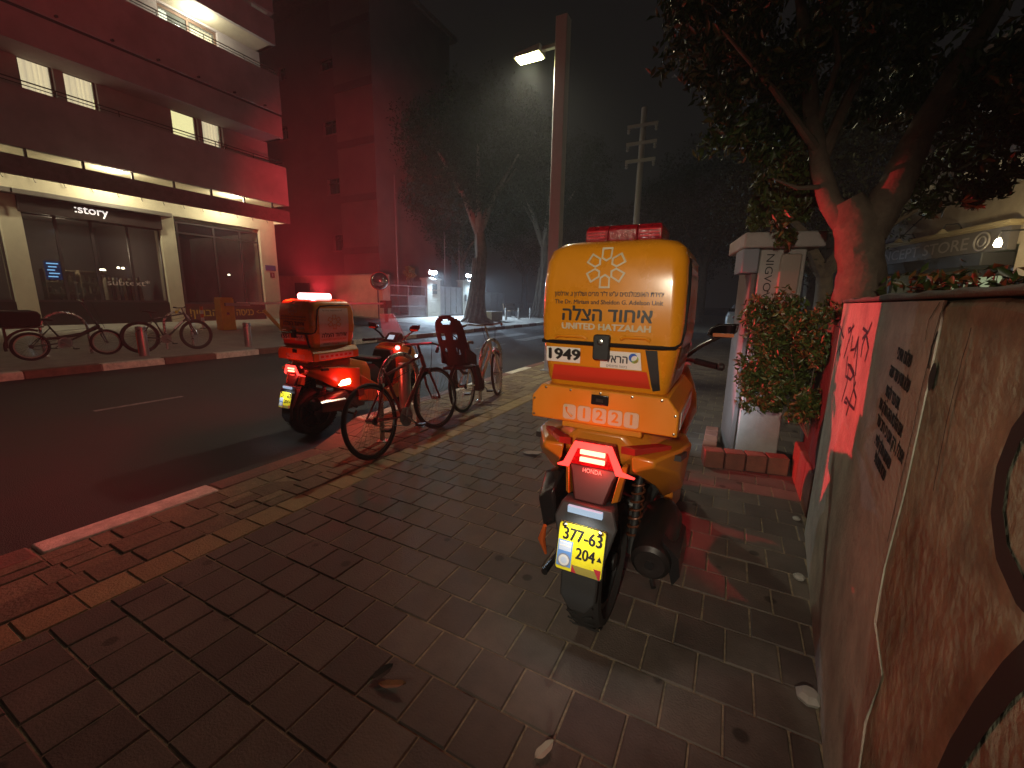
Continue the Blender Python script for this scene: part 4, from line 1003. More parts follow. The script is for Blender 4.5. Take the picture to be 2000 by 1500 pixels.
        B(MB().loft([[(s_ * .20, .62, .72), (s_ * .25, .62, .70), (s_ * .24, .62, .36), (s_ * .20, .62, .34)], [(s_ * .17, 1.05, .42), (s_ * .26, 1.05, .42), (s_ * .25, 1.05, .24), (s_ * .17, 1.05, .22)], [(s_ * .17, 1.32, .50), (s_ * .25, 1.32, .52), (s_ * .24, 1.32, .26), (s_ * .17, 1.32, .24)]]), 'side_skirt', m_orgp, bevel=.01)
    B(MB().loft([section(.52, .15, .90, .98, .5), section(.72, .17, .84, .95, .5), section(1.0, .14, .80, .88, .5), section(1.14, .08, .80, .86, .5)]), 'seat', m_blk, bevel=.02)
    B(MB().loft([section(.70, .18, .26, .80), section(.98, .15, .25, .78), section(1.22, .14, .25, .56), section(1.34, .15, .26, .60)]), 'centre_tunnel', m_blk, bevel=.015)
    B(MB().loft([section(1.26, .235, .34, .96, .5), section(1.40, .275, .30, 1.02, .6), section(1.56, .25, .44, 1.02, .6), section(1.76, .13, .58, .90, .5), section(1.86, .04, .66, .78, .5)]), 'front_fairing', m_orgp, bevel=.015)
    B(MB().loft([section(1.22, .20, .42, .94, .5), section(1.262, .215, .40, .95, .5)]), 'leg_shield', m_blk, bevel=.012)
    for s_ in (-1, 1): B(MB().loft([[(s_ * .05, 1.78, .80), (s_ * .15, 1.73, .82), (s_ * .15, 1.735, .75), (s_ * .05, 1.79, .73)], [(s_ * .05, 1.80, .80), (s_ * .15, 1.75, .82), (s_ * .15, 1.755, .75), (s_ * .05, 1.81, .73)]]), 'headlight', EM('headlamp_lens', (.75, .9, 1.), 20))
    b = MB(); n = 13                                        # front mudguard
    for k, hw in ((0, 1),):
        rings = []
        for i in range(n):
            a = R(20 + i * 10.5); q = .315
            rings.append([(x, 1.66 + q * math.cos(a) * r_, .29 + q * math.sin(a) * r_) for x, r_ in ((-.075, .93), (-.06, 1.0), (.06, 1.0), (.075, .93), (.06, .98), (-.06, .98))])
        b.loft(rings)
    B(b, 'front_mudguard', m_orgp)
    B(MB().tube([(-.085, 1.66, .29), (-.085, 1.50, .66)], .024, 10).tube([(.085, 1.66, .29), (.085, 1.50, .66)], .024, 10), 'fork', m_blk)
    hb_ = B(MB().tube([(-.36, 1.29, 1.055), (-.20, 1.36, 1.075), (-.06, 1.40, 1.05), (.06, 1.40, 1.05), (.20, 1.36, 1.075), (.36, 1.29, 1.055)], .014, 8), 'handlebar', m_blk)
    for s_ in (-1, 1):
        B(MB().tube([(s_ * .24, 1.343, 1.07), (s_ * .37, 1.285, 1.054)], .020, 10), 'grip', m_gblk, hb_)
        B(MB().lathe([(.020, 0), (.024, .01), (.024, .03), (.012, .04)], 12, Matrix.Translation((s_ * .37, 1.285, 1.054)) @ Matrix.Rotation(s_ * R(90), 4, 'Y')), 'bar_end', m_blk, hb_)
        B(MB().tube([(s_ * .20, 1.39, 1.07), (s_ * .28, 1.385, 1.06), (s_ * .39, 1.335, 1.045)], [.010, .008, .009], 6), 'brake_lever', m_gblk, hb_)
        mi = B(MB().tube([(s_ * .17, 1.44, 1.08), (s_ * .26, 1.45, 1.16), (s_ * .36, 1.44, 1.225)], [.016, .014, .012], 8), 'mirror_stalk', m_gblk)
        hs = [(s_ * .285, 1.235), (s_ * .30, 1.275), (s_ * .345, 1.305), (s_ * .46, 1.31), (s_ * .455, 1.262), (s_ * .42, 1.222), (s_ * .325, 1.212)]
        B(MB().loft([[(x, 1.435, z) for x, z in hs], [(.37 * s_ + (x - .37 * s_) * 1.04, 1.455, 1.26 + (z - 1.26) * 1.04) for x, z in hs], [(.37 * s_ + (x - .37 * s_) * .62, 1.50, 1.26 + (z - 1.26) * .6) for x, z in hs]]), 'mirror_shell', m_gblk, mi, bevel=.006)
        B(MB().prism([(.375 * s_ + (x - .375 * s_) * .88, 1.262 + (z - 1.262) * .84) for x, z in hs], lambda p, y: (p[0], y, p[1]), 1.4345, 1.430), 'mirror_glass', M('dark_mirror', (.12, .12, .13), .05, metal=1.), mi, smooth=False)
        B(MB().bb(s_ * .38 - .06, s_ * .38 + .06, 1.427, 1.4295, 1.226, 1.248), 'amber_reflection', M('mirror_amber', (.45, .13, .03), .2), mi)  # amber strip over the glass paints its reflection
    B(MB().loft([[(-.12, 1.37, 1.06), (.12, 1.37, 1.06), (.10, 1.44, 1.16), (-.10, 1.44, 1.16)], [(-.13, 1.52, 1.04), (.13, 1.52, 1.04), (.11, 1.50, 1.18), (-.11, 1.50, 1.18)]]), 'dashboard', m_blk, bevel=.012)
    B(MB().add([(-.055, 1.381, 1.083), (.055, 1.381, 1.083), (.05, 1.424, 1.143), (-.05, 1.424, 1.143)], [(0, 1, 2, 3)]), 'display', EM('display_glow', (.75, .85, 1.), 1.4 if flashing else .6), smooth=False, fix=False)
    ws = MB(); nx, nz = 9, 7
    for j in range(nz):
        for i in range(nx):
            u = i / (nx - 1) * 2 - 1; v = j / (nz - 1)
            ws.v.append((u * (.21 - .09 * v ** 2), 1.60 - .10 * u * u - v * .17, 1.02 + v * .44))
    ws.f = [(j * nx + i, j * nx + i + 1, (j + 1) * nx + i + 1, (j + 1) * nx + i) for j in range(nz - 1) for i in range(nx - 1)]
    B(ws, 'windscreen', GLASS('screen_glass', (.85, .85, .9), .15, .34), fix=False)
    # ---- rear: tail light, under-tail, plate
    B(MB().loft([[(-.10, -.035, .80), (.10, -.035, .80), (.115, .04, .80), (-.115, .04, .80)], [(-.085, -.055, .76), (.085, -.055, .76), (.105, .04, .76), (-.105, .04, .76)], [(-.060, -.085, .665), (.060, -.085, .665), (.08, .03, .66), (-.08, .03, .66)]]), 'under_tail', M('under_tail_black', (.05, .012, .012), .38), bevel=.008)
    for s_ in (-1, 1):
        B(MB().loft([[(s_ * .105, -.03, .815), (s_ * .125, -.01, .815), (s_ * .125, .02, .815), (s_ * .105, .02, .815)], [(s_ * .085, -.075, .68), (s_ * .105, -.05, .68), (s_ * .105, .0, .66), (s_ * .085, .0, .66)]]), 'tail_strip', m_orgp, bevel=.004)
    lens = B(MB().loft([[(-.105, -.052, .80), (.105, -.052, .80), (.105, -.03, .80), (-.105, -.03, .80)], [(-.075, -.058, .905), (.075, -.058, .905), (.08, -.03, .905), (-.08, -.03, .905)]]), 'tail_light', m_dred, bevel=.004)
    mtl = EM('tail_glow', (1., .045, .035), 3.0 if not flashing else 6.0, (.3, .01, .01))
    path = [(-.155, -.02, .775), (-.105, -.062, .800), (-.066, -.066, .888), (.066, -.066, .888), (.105, -.062, .800), (.155, -.02, .775)]
    b = MB(); wd = .014
    rings = []
    for i, p in enumerate(path):
        p = Vector(p); a = Vector(path[max(0, i - 1)]); c = Vector(path[min(5, i + 1)]); tt = (c - a).normalized(); nn = Vector((0, 1, 0)).cross(tt).normalized(); w_ = wd if 0 < i < 5 else .003
        rings.append([p + nn * w_ + Vector((0, -.004, 0)), p - nn * w_ + Vector((0, -.004, 0)), p - nn * w_ + Vector((0, .004, 0)), p + nn * w_ + Vector((0, .004, 0))])
    B(b.loft(rings), 'running_light', mtl, lens, smooth=False)
    for zz in (.862, .832): B(MB().bb(-.048, .048, -.070, -.060, zz - .008, zz + .008), 'brake_light', EM('brake_glow', (1., .28, .16), 5.0, (.3, .02, .02)), lens)
    light('POINT', 'tail_lamp_light', (0, -.12, .845), 2.3, (1., .04, .03), t, .04)
    text('HONDA', .026, M('badge_white', (.75, .72, .7), .4), t, frame((0, -.0575, .785), (1, 0, 0), (0, 0, 1)), width=.075)
    # plate on its hanger
    nrm = Vector((0, -1, .22)).normalized(); upv = Vector((0, .22, 1)).normalized()
    hold = B(MB().loft([[(-.10, -.10, .665), (.10, -.10, .665), (.10, -.02, .665), (-.10, -.02, .665)], [(-.125, -.118, .60), (.125, -.118, .60), (.115, -.06, .60), (-.115, -.06, .60)], [(-.075, -.155, .40), (.075, -.155, .40), (.07, -.12, .40), (-.07, -.12, .40)], [(-.072, -.165, .30), (.072, -.165, .30), (.07, -.13, .30), (-.07, -.13, .30)], [(-.035, -.155, .235), (.035, -.155, .235), (.03, -.13, .235), (-.03, -.13, .235)]]), 'rear_fender', M('fender_grey_black', (.035, .035, .037), .5), bevel=.008)
    pc = Vector((0, -.155, .505))
    pl_m = M('plate_yellow', (.74, .62, .02), .4, var=.06, vscale=20)
    pm = frame(pc, (1, 0, 0), upv)
    b = MB(); out = rrect(.188, .188, .012, 3); b.prism(out, lambda p, z: pm @ Vector((p[0], p[1], z)), 0, .002)
    pl = B(b, 'number_plate', pl_m, smooth=False)
    b = MB(); k = len(out); inn = rrect(.180, .180, .010, 3)
    b.add([pm @ Vector((*p, .0026)) for p in out] + [pm @ Vector((*p, .0026)) for p in inn], [(i, (i + 1) % k, k + (i + 1) % k, k + i) for i in range(k)])
    B(b, 'plate_border', m_txt, pl, smooth=False, fix=False)
    text('377-63', .066, m_txt, pl, pm @ Matrix.Translation((.004, .048, .0026)), width=.150, bold=.0022)
    text('204', .060, m_txt, pl, pm @ Matrix.Translation((.022, -.016, .0026)), width=.072, bold=.0018)
    B(MB().prism([(.066, -.024), (.086, -.024), (.076, -.004)], lambda p, z: pm @ Vector((p[0], p[1], z)), .0022, .0028), 'plate_symbol', m_txt, pl, smooth=False)
    B(MB().prism([(-.088, -.078), (-.030, -.078), (-.030, .022), (-.088, .022)], lambda p, z: pm @ Vector((p[0], p[1], z)), .0022, .0028), 'plate_sticker', M('sticker_blue', (.12, .26, .55), .4), pl, smooth=False)
    for zz in (-.002, .012): B(MB().prism([(-.084, zz), (-.034, zz), (-.034, zz + .005), (-.084, zz + .005)], lambda p, z: pm @ Vector((p[0], p[1], z)), .0029, .0033), 'sticker_stripe', m_wht, pl, smooth=False)
    B(MB().prism([(-.084, -.018), (-.034, -.018), (-.034, .019), (-.084, .019)], lambda p, z: pm @ Vector((p[0], p[1], z)), .00285, .00288), 'flag_field', M('sticker_pale', (.5, .56, .66), .4), pl, smooth=False)
    for (rad, mm_, h_) in ((.026, M('sticker_ring', (.22, .22, .25), .4), .0031), (.021, m_wht, .0034), (.013, M('sticker_pale'), .0037)):
        B(MB().prism([(-.059 + rad * math.cos(a), -.054 + rad * math.sin(a)) for a in np.linspace(0, 2 * math.pi, 24)[:-1]], lambda p, z: pm @ Vector((p[0], p[1], z)), .0026, h_), 'emblem', mm_, pl, smooth=False)
    B(MB().prism([(-.026, -.090), (.086, -.090), (.086, -.062), (.060, -.062), (-.026, -.062)], lambda p, z: pm @ Vector((p[0], p[1], z)), .0022, .0026), 'hologram_strip', M('holo', (.45, .36, .08), .25, metal=.4), pl, smooth=False)
    for q in ([(-.026, -.090), (-.006, -.090), (-.026, -.058)], [(.086, -.090), (.086, -.054), (.058, -.054), (.080, -.090)]):
        B(MB().prism(q, lambda p, z: pm @ Vector((p[0], p[1], z)), .0027, .0031), 'red_corner', M('sticker_red', (.4, .03, .04), .3), pl, smooth=False)
    for x_ in (-.07, .07): B(MB().lathe([(.009, 0), (.009, .004), (.004, .007)], 10, pm @ Matrix.Translation((x_, .082, .002))), 'plate_bolt', m_chr, pl)
    B(MB().bb(-.068, .068, -.128, -.112, .632, .660), 'plate_lamp', EM('plate_lamp', (.55, .75, 1.), .55, (.2, .25, .3)), bevel=.003)
    light('SPOT', 'plate_light', (0, -.22, .645), 2.2, (.95, .98, 1.), t, .02, target=(0, -.15, .48), spot=R(120), blend=.8)
    # ---- carrier tray of folded orange sheet
    def tray(y): return [(-.287, y, .955), (.287, y, .955), (.287, y, 1.045), (.245, y, 1.098), (-.245, y, 1.098), (-.287, y, 1.045)]
    tr = B(MB().loft([tray(-.005), tray(.58)]), 'carrier_tray', m_orgm, bevel=.006)
    B(MB().bb(-.16, .16, .02, .5, .925, .953), 'carrier_bracket', m_orgm, tr, bevel=.004)
    for q in ((-.275, .968), (-.275, 1.035), (-.225, 1.086), (-.12, 1.086), (.0, 1.086), (.12, 1.086), (.225, 1.086), (.275, 1.035), (.275, .968)):
        B(MB().lathe([(.0055, 0), (.0045, .003), (.001, .004)], 10, Matrix.Translation((q[0], -.005, q[1])) @ Matrix.Rotation(R(90), 4, 'X')), 'rivet', m_chr, tr)
    B(MB().bb(-.034, .034, -.012, -.0055, 1.040, 1.080), 'latch_plate', m_gblk, tr, bevel=.003)
    B(MB().bb(-.014, .014, -.0145, -.0122, 1.053, 1.066), 'latch_slot', m_txt, tr)
    for i, ch in enumerate('\u260E1221'):                  # hotline decal: five pale rounded squares
        x0 = -.148 + i * .061
        sq = B(MB().prism(rrect(.054, .060, .011, 3), lambda p, y: (x0 + .027 + p[0], y, .997 + p[1]), -.0056, -.0066), 'decal_square', m_refl, tr, smooth=False)
        if i: text(ch, .058, m_orgm, sq, frame((x0 + .027, -.0068, .997), (1, 0, 0), (0, 0, 1)), bold=.0018)
        else: B(MB().tube([(x0 + .014, -.0072, 1.016), (x0 + .016, -.0072, .997), (x0 + .040, -.0072, .979)], [.006, .003, .006], 6), 'handset', m_orgm, sq)
    B(MB().bb(.288, .2895, .06, .50, .97, 1.035), 'side_decal', m_wht, tr)
    for k in range(7): B(MB().bb(.2897, .2905, .08 + k * .06, .115 + k * .06, .99, 1.015), 'side_mark', m_redv, tr)
    # ---- top box
    def ring(w, d, r, z, yo=0.): return [(x, y + .29 + yo, z) for x, y in rrect(w, d, r, 6)]
    box = B(MB().loft([ring(.465, .50, .04, 1.098), ring(.485, .53, .045, 1.13), ring(.527, .555, .05, 1.27)]), 'box_body', m_org)
    lid = B(MB().loft([ring(.530, .558, .045, 1.274), ring(.540, .566, .048, 1.36), ring(.536, .560, .050, 1.50), ring(.524, .545, .055, 1.580), ring(.500, .515, .06, 1.622), ring(.445, .46, .07, 1.648), ring(.36, .37, .07, 1.660), ring(.2, .22, .06, 1.665)]), 'box_lid', m_org)
    yr = lambda z: .29 - (.566 if z > 1.3 else .556) / 2    # rear face
    ys_ = lambda z: np.interp(z, [1.098, 1.13, 1.27, 1.274, 1.36, 1.50, 1.58, 1.622], [.04, .025, .0125, .011, .007, .010, .0175, .0325])
    xs_ = lambda z: np.interp(z, [1.098, 1.13, 1.27, 1.36, 1.50, 1.58, 1.622], [.2325, .2425, .2635, .270, .268, .262, .25])
    B(MB().tube([(-.266, .09, 1.272), (-.258, .03, 1.272), (-.21, .0105, 1.272), (0, .008, 1.272), (.21, .0105, 1.272), (.248, .024, 1.274), (.262, .05, 1.29), (.269, .065, 1.33), (.270, .075, 1.45), (.266, .09, 1.545), (.258, .13, 1.583), (.255, .25, 1.592), (.255, .5, 1.592)], .0085, 8), 'rubber_seal', m_gblk, lid)
    # white side panels with lettering
    for s_ in (-1, 1):
        rows_ = []
        for zz in np.linspace(1.115, 1.56, 14):
            y0 = .115 - .03 * (zz - 1.115) / .445 if zz < 1.27 else .10 + .02 * max(0, (zz - 1.50) / .06)
            rows_.append([(s_ * (xs_(zz) + .0025), y0, zz), (s_ * (xs_(zz) + .0025), .47, zz)])
        b = MB(); b.v = [tuple(q) for r_ in rows_ for q in r_]; b.f = [(2 * i, 2 * i + 1, 2 * i + 3, 2 * i + 2) for i in range(13)]
        sp = B(b, 'side_panel', M('side_white', (.62, .56, .54), .3, coat=.3), box, fix=False)
        def sm(y, z): return frame((s_ * (xs_(z) + .0045), y, z), (0, s_, 0), (s_ * (xs_(z + .02) - xs_(z - .02)) / .04, 0, 1))
        text(heb('איחוד הצלה'), .075, m_txt, sp, sm(.285, 1.245), width=.31, bold=.0018)
        text('UNITED HATZALAH', .036, M('orange_vinyl', (.55, .2, .05), .4), sp, sm(.285, 1.192), width=.31, bold=.0008)
        text(heb('ביטוח לאומי'), .034, m_txt, sp, sm(.25, 1.142), width=.20)
        text('In the memory of', .026, m_txt, sp, sm(.27, 1.535), width=.24)
        ring6(sp, sm(.285, 1.40), .085, M('emblem_orange', (.55, .22, .03), .4))
    # black diagonal webbing on the lower right rear corner, red tape, stickers
    def rear(x, z, h): return (x, ys_(z) - h, z)
    def quad(pts, name, mat, h=.002, par=box, n=6):
        b = MB(); (a, c, d_, e) = [Vector(q) for q in pts]; vv = []
        for j in range(n + 1):
            for i in range(2):
                l_ = a.lerp(e, j / n); r__ = c.lerp(d_, j / n); q = l_.lerp(r__, i); vv.append(rear(q.x, q.y, h))
        b.add(vv, [(2 * j, 2 * j + 1, 2 * j + 3, 2 * j + 2) for j in range(n)]); return B(b, name, mat, par, fix=False)
    quad([(-.215, 1.116), (.178, 1.116), (.160, 1.180), (-.205, 1.180)], 'reflective_tape', m_redv)
    quad([(.185, 1.108), (.212, 1.116), (.192, 1.262), (.150, 1.262)], 'corner_strap', m_blk, .004)
    st1 = quad([(-.236, 1.192), (-.094, 1.192), (-.094, 1.252), (-.236, 1.252)], 'unit_sticker', m_wht, .0045)
    text(number, .060, m_txt, st1, frame(Vector(rear(-.165, 1.222, .006)), (1, 0, 0), (0, -.09, 1)), width=.128, bold=.0035)
    st2 = quad([(-.014, 1.184), (.142, 1.184), (.134, 1.250), (-.014, 1.250)], 'sponsor_sticker', m_wht, .0045)
    text(heb('הראל'), .044, M('sticker_grey_text', (.04, .04, .05), .5), st2, frame(Vector(rear(.050, 1.220, .0062)), (1, 0, 0), (0, -.09, 1)), width=.080, bold=.0012)
    text(heb('ביטוח ופיננסים'), .014, M('sticker_grey_text'), st2, frame(Vector(rear(.050, 1.193, .0062)), (1, 0, 0), (0, -.09, 1)), width=.078)
    fnr = lambda u, v, h: rear(u, v, .0062 + h * .2)
    for c_, a0, a1 in ((M('swirl_blue', (.03, .10, .45), .4), 40, 250), (M('swirl_green', (.25, .38, .12), .4), -150, 30), (M('swirl_yellow', (.6, .42, .05), .4), -90, -10)):
        pts = [(.112 + (.014) * math.cos(R(a0 + (a1 - a0) * k / 10)), 1.228 + .014 * math.sin(R(a0 + (a1 - a0) * k / 10))) for k in range(11)]
        B(MB().ribbon(pts, [.002 + .009 * math.sin(math.pi * k / 10) for k in range(11)], fnr), 'sponsor_swirl', c_, st2, fix=False, smooth=False)
    # lock
    lk = B(MB().prism(rrect(.062, .096, .010, 3), lambda p, y: (p[0] - .008, y, 1.262 + p[1]), -.012, .012), 'lock_plate', m_blk, lid, bevel=.004)
    B(MB().lathe([(.0115, 0), (.0115, .006), (.007, .008), (.001, .007)], 18, Matrix.Translation((-.010, -.012, 1.283)) @ Matrix.Rotation(R(90), 4, 'X')), 'lock_cylinder', m_chr, lk)
    for x0, x1, zz in ((.06, .165, 1.305), (-.20, -.07, 1.298)): B(MB().tube([(x0, .006, zz - .01), (x0 + .015, .0035, zz), (x1 - .015, .0035, zz), (x1, .006, zz - .01)], .006, 8), 'moulded_rib', m_org, lid)
    # rear lettering and six-petal emblem
    tm = lambda z: frame(Vector((-.004, ys_(z) - .0025, z)), (1, 0, 0), (0, (ys_(z + .02) - ys_(z - .02)) / .04, 1))
    text(heb('יחידת האופנולנסים ע"ש ד"ר מרים ושלדון ג. אדלסון'), .0245, m_txt, lid, tm(1.4585), width=.405, bold=.0004)
    text('The Dr. Miriam and Sheldon G. Adelson Unit', .0225, m_txt, lid, tm(1.4285), width=.405, bold=.0004)
    text(heb('איחוד הצלה'), .072, m_txt, lid, tm(1.381), width=.335, bold=.0022)
    text('UNITED HATZALAH', .033, m_refl, lid, tm(1.336), width=.335, bold=.0018)
    ring6(lid, tm(1.553) @ Matrix.Translation((-.01, 0, .002)), .074, m_refl, bend=lambda p: (p[0], ys_(p[2]) - .003, p[2]))
    # light bar
    lb = B(MB().loft([[(x, y + .27, z) for x, y in rrect(w, d, .02, 3)] for (w, d, z) in ((.30, .20, 1.652), (.30, .20, 1.668))]), 'light_bar', M('bar_base', (.45, .42, .38), .4), bevel=.003)
    for s0, s1, kk in ((-.148, -.058, 0), (-.056, .056, 1), (.058, .148, 0)):
        mm_ = m_dred if not flashing else EM('beacon_flash', (1., .12, .12), 26, (.4, .01, .01))
        B(MB().loft([[(s0, .172, 1.669), (s1, .172, 1.669), (s1, .368, 1.669), (s0, .368, 1.669)], [(s0, .174, 1.712), (s1, .174, 1.712), (s1, .366, 1.712), (s0, .366, 1.712)], [(s0 * .96, .190, 1.73), (s1 * .96, .190, 1.73), (s1 * .96, .350, 1.73), (s0 * .96, .350, 1.73)]]), 'beacon_lens', mm_, lb, bevel=.004)
        if not flashing and kk == 0:
            for zz in (1.68, 1.692, 1.704): B(MB().bb(s0 + .008, s1 - .008, .1695, .1715, zz, zz + .004), 'reflector_rib', M('beacon_rib', (.6, .03, .04), .1, coat=1.), lb)
    if flashing:
        # side beam from the bar; rear, up, left, front beams added for glow
        RED = (1., .035, .05)
        light('POINT', 'beacon_light', (0, .27, 1.84), 42, RED, t, .06)
        light('SPOT', 'beacon_side_beam', (.19, .38, 1.70), 900, RED, t, .03, target=(5.2, .02, 1.22), spot=R(38), blend=.14)
        light('SPOT', 'glow_rear_beam', (-.10, .10, 1.74), 270, RED, t, .04, target=(-1.6, -5.0, 2.2), spot=R(150), blend=.8)
        light('SPOT', 'glow_up_beam', (0, .27, 1.80), 1700, RED, t, .05, target=(-2.2, .2, 6.0), spot=R(88), blend=.9)
        light('SPOT', 'glow_left_beam', (-.19, .27, 1.72), 150, RED, t, .04, target=(-5.0, .0, .4), spot=R(140), blend=.8)
        light('SPOT', 'glow_front_beam', (-.10, .40, 1.76), 8000, RED, t, .04, target=(-7.0, 7.4, 4.2), spot=R(40), blend=.8)
        fo = B(MB().loft([[(.262, .28, .60), (.262, .44, .60), (.262, .45, .70), (.262, .27, .70)], [(.285, .29, .615), (.285, .43, .615), (.285, .44, .69), (.285, .28, .69)]]), 'side_flasher', m_blk, bevel=.006)
        B(MB().loft([[(x_, .36 + y_, .655 + z_) for y_, z_ in rrect(.16 * k_, .080 * k_, .03 * k_, 4)] for x_, k_ in ((.286, 1.), (.300, .95), (.306, .7))]), 'flasher_lens', EM('flasher_glow', (1., .16, .07), 70, (.4, .02, .01)), fo)
        light('POINT', 'flasher_light', (.42, .30, .655), 5, (1., .03, .03), t, .035)
        light('SPOT', 'flasher_beam', (.34, .34, .655), 900, (1., .035, .03), t, .02, target=(4.62, -1.36, .90), spot=R(11), blend=.3)
        fo2 = B(MB().lathe([(.03, 0), (.034, .02), (.025, .034), (.001, .04)], 16, Matrix.Translation((.22, 1.30, .98)) @ Matrix.Rotation(R(90), 4, 'X')), 'front_flasher', EM('flasher_glow2', (1., .08, .08), 14, (.4, .02, .01)))
        light('POINT', 'front_flasher_light', (.25, 1.2, .98), 1.0, (1., .03, .06), t, .03)
    light('SPOT', 'headlamp_beam', (0, 1.90, .76), 65 if not flashing else 20, (.66, .86, 1.), t, .05, target=(.30, 5.0, .35), spot=R(80), blend=.7)
    return t
def ring6(parent, m4, rad, mat, bend=None):
    "six open pentagon petals round a centre"
    for k in range(6):
        b = MB(); a = R(90 + 60 * k); ca, sa = math.cos(a), math.sin(a)
        out = [(.46, -.262), (1.0, -.275), (1.0, .275), (.46, .262), (.30, 0)]
        inn = [(.52, -.180), (.905, -.19), (.905, .19), (.52, .180), (.405, 0)]
        fn = lambda p: m4 @ Vector((rad * (p[0] * ca - p[1] * sa), rad * (p[0] * sa + p[1] * ca), .0012))
        vv = [fn(p) for p in out] + [fn(p) for p in inn]
        if bend: vv = [bend(v) for v in vv]
        b.add(vv, [(i, (i + 1) % 5, 5 + (i + 1) % 5, 5 + i) for i in range(5)])
        b.build('emblem_petal', mat, parent, world=False, smooth=False, fix=False)
scooter((-.415, 1.55, 0), 0., 'orange emergency scooter numbered 1949 with glowing tail light on the pavement', '1949', False)
scooter((-4.17, 2.92, roadz(-4.2)), R(1), 'orange emergency scooter with flashing red beacons parked on the road', '1551', True, lean=R(.5), scale=(1.0, 1.06, .925))
# ================================================================== RIGHT SIDE: wall, pier, bush, tree, shop
wd = Vector((.0914, 1, 0)).normalized(); wn = Vector((-wd.y, wd.x, 0))         # along the wall, out to the pavement
W0 = Vector((.418, 1.423, 0))
def wp(s_, z, h=0.): return W0 + wd * s_ + Vector((0, 0, z)) + wn * h
def wpx(x, y):                                             # pixel -> (s, z) on the wall face
    d = ray(x, y); tt = (W0 - Vector((0, 0, H))).dot(wn) / d.dot(wn); p = Vector((0, 0, H)) + d * tt
    return ((p - W0).dot(wd), p.z)
m_wall = M('weathered_concrete', (.42, .395, .33), .88, var=.32, vscale=5.0, bump=.6, bscale=45, detail=9)
m_wall2 = M('old_render', (.27, .27, .19), .92, var=.55, vscale=7, bump=1., bscale=26, detail=10)
wall = thing('concrete_wall', W0, 'chest-high concrete retaining wall with stencilled text and scribbled tags', 'wall')
SE = 1.62                                                  # far end of the tall part
def wslab(s0, s1, z0, z1, h0, h1, name, mat, bev=.012, par=wall, n=1, jag=0.):
    b = MB(); rings = []
    k = max(1, int((s1 - s0) / .12))
    for i in range(k + 1):
        s_ = s0 + (s1 - s0) * i / k; j = random.uniform(-jag, jag)
        rings.append([wp(s_, z0, h0), wp(s_, z0, h1), wp(s_, z1 + j, h1), wp(s_, z1 + j * .5, h0)])
    return b.loft(rings).build(name, mat, par, bevel=bev)
wslab(-3.0, SE, -.02, 1.445, -.28, 0, 'wall_core', m_wall2, .015, jag=.006)
# smoother coat on the far part, its broken edge standing a little proud
cz = [(-.02, -.36), (.25, -.345), (.45, -.30), (.62, -.33), (.66, -.20), (.80, -.19), (1.0, -.20), (1.2, -.215), (1.447, -.20)]
b = MB(); rings = []
for (z_, s0) in cz:
    rings.append([wp(s0 + random.uniform(-.012, .012), z_, .0), wp(s0 + random.uniform(-.012, .012) , z_, .0035), wp(SE + .004, z_, .0035), wp(SE + .004, z_, -.0)])
b.loft(rings).build('render_coat', m_wall, wall, smooth=False)
wslab(-3.0, SE + .02, 1.452, 1.470, -.30, .012, 'coping', M('coping_dark', (.12, .115, .10), .9, var=.3, vscale=8, bump=.6), .006, jag=.006)
m_crack = M('crack', (.03, .028, .024), .95)
fnw = lambda s_, z_, h: wp(s_, z_, h)
def stroke(pxs, w, name, mat, h=.005, par=wall, jit=0.):
    pts = [wpx(*p) for p in pxs]; q = []
    for a, c in zip(pts[:-1], pts[1:]):
        for k in range(4): q.append((a[0] + (c[0] - a[0]) * k / 4 + random.uniform(-jit, jit), a[1] + (c[1] - a[1]) * k / 4))
    q.append(pts[-1]); return MB().ribbon(q, w, fnw, h).build(name, mat, par, fix=False, smooth=False)
stroke([(1850, 590), (1834, 645), (1818, 710), (1806, 760), (1795, 812), (1780, 880), (1762, 950), (1750, 1005), (1738, 1060)], .004, 'crack', m_crack, jit=.002)
stroke([(1842, 590), (1820, 625), (1812, 668)], .003, 'crack', m_crack, jit=.002)
stroke([(1838, 648), (1826, 678), (1818, 720)], .011, 'crack', m_crack, jit=.001)
stroke([(1905, 640), (1882, 720), (1862, 800), (1842, 890), (1830, 960)], .004, 'crack', m_crack, jit=.002)
# scribbled tags
m_ink = M('marker_ink', (.03, .012, .03), .6)
tags = [[(1669, 632), (1662, 660), (1650, 700)], [(1671, 636), (1660, 650), (1659, 642), (1664, 640)], [(1668, 655), (1664, 684), (1672, 682), (1680, 657), (1670, 700)], [(1679, 658), (1676, 700), (1673, 735)],
        [(1658, 695), (1655, 720), (1654, 735), (1664, 742), (1671, 730), (1664, 715), (1658, 712)], [(1660, 712), (1657, 745), (1646, 785)], [(1662, 716), (1671, 735), (1670, 760), (1675, 778), (1671, 800), (1662, 790), (1655, 776), (1651, 785), (1657, 788)], [(1674, 745), (1664, 780), (1655, 812)],
        [(1706, 630), (1698, 650), (1688, 641)], [(1697, 650), (1687, 662)], [(1695, 653), (1687, 675), (1684, 698)], [(1695, 655), (1699, 680), (1692, 706)],
        [(1643, 622), (1636, 660), (1630, 672)], [(1651, 618), (1640, 680)], [(1640, 630), (1648, 655), (1650, 660)], [(1645, 672), (1636, 690), (1630, 720)], [(1641, 680), (1643, 695)]]
gt = None
for k, tg in enumerate(tags):
    o = stroke(tg, .013, 'tag_stroke', m_ink)
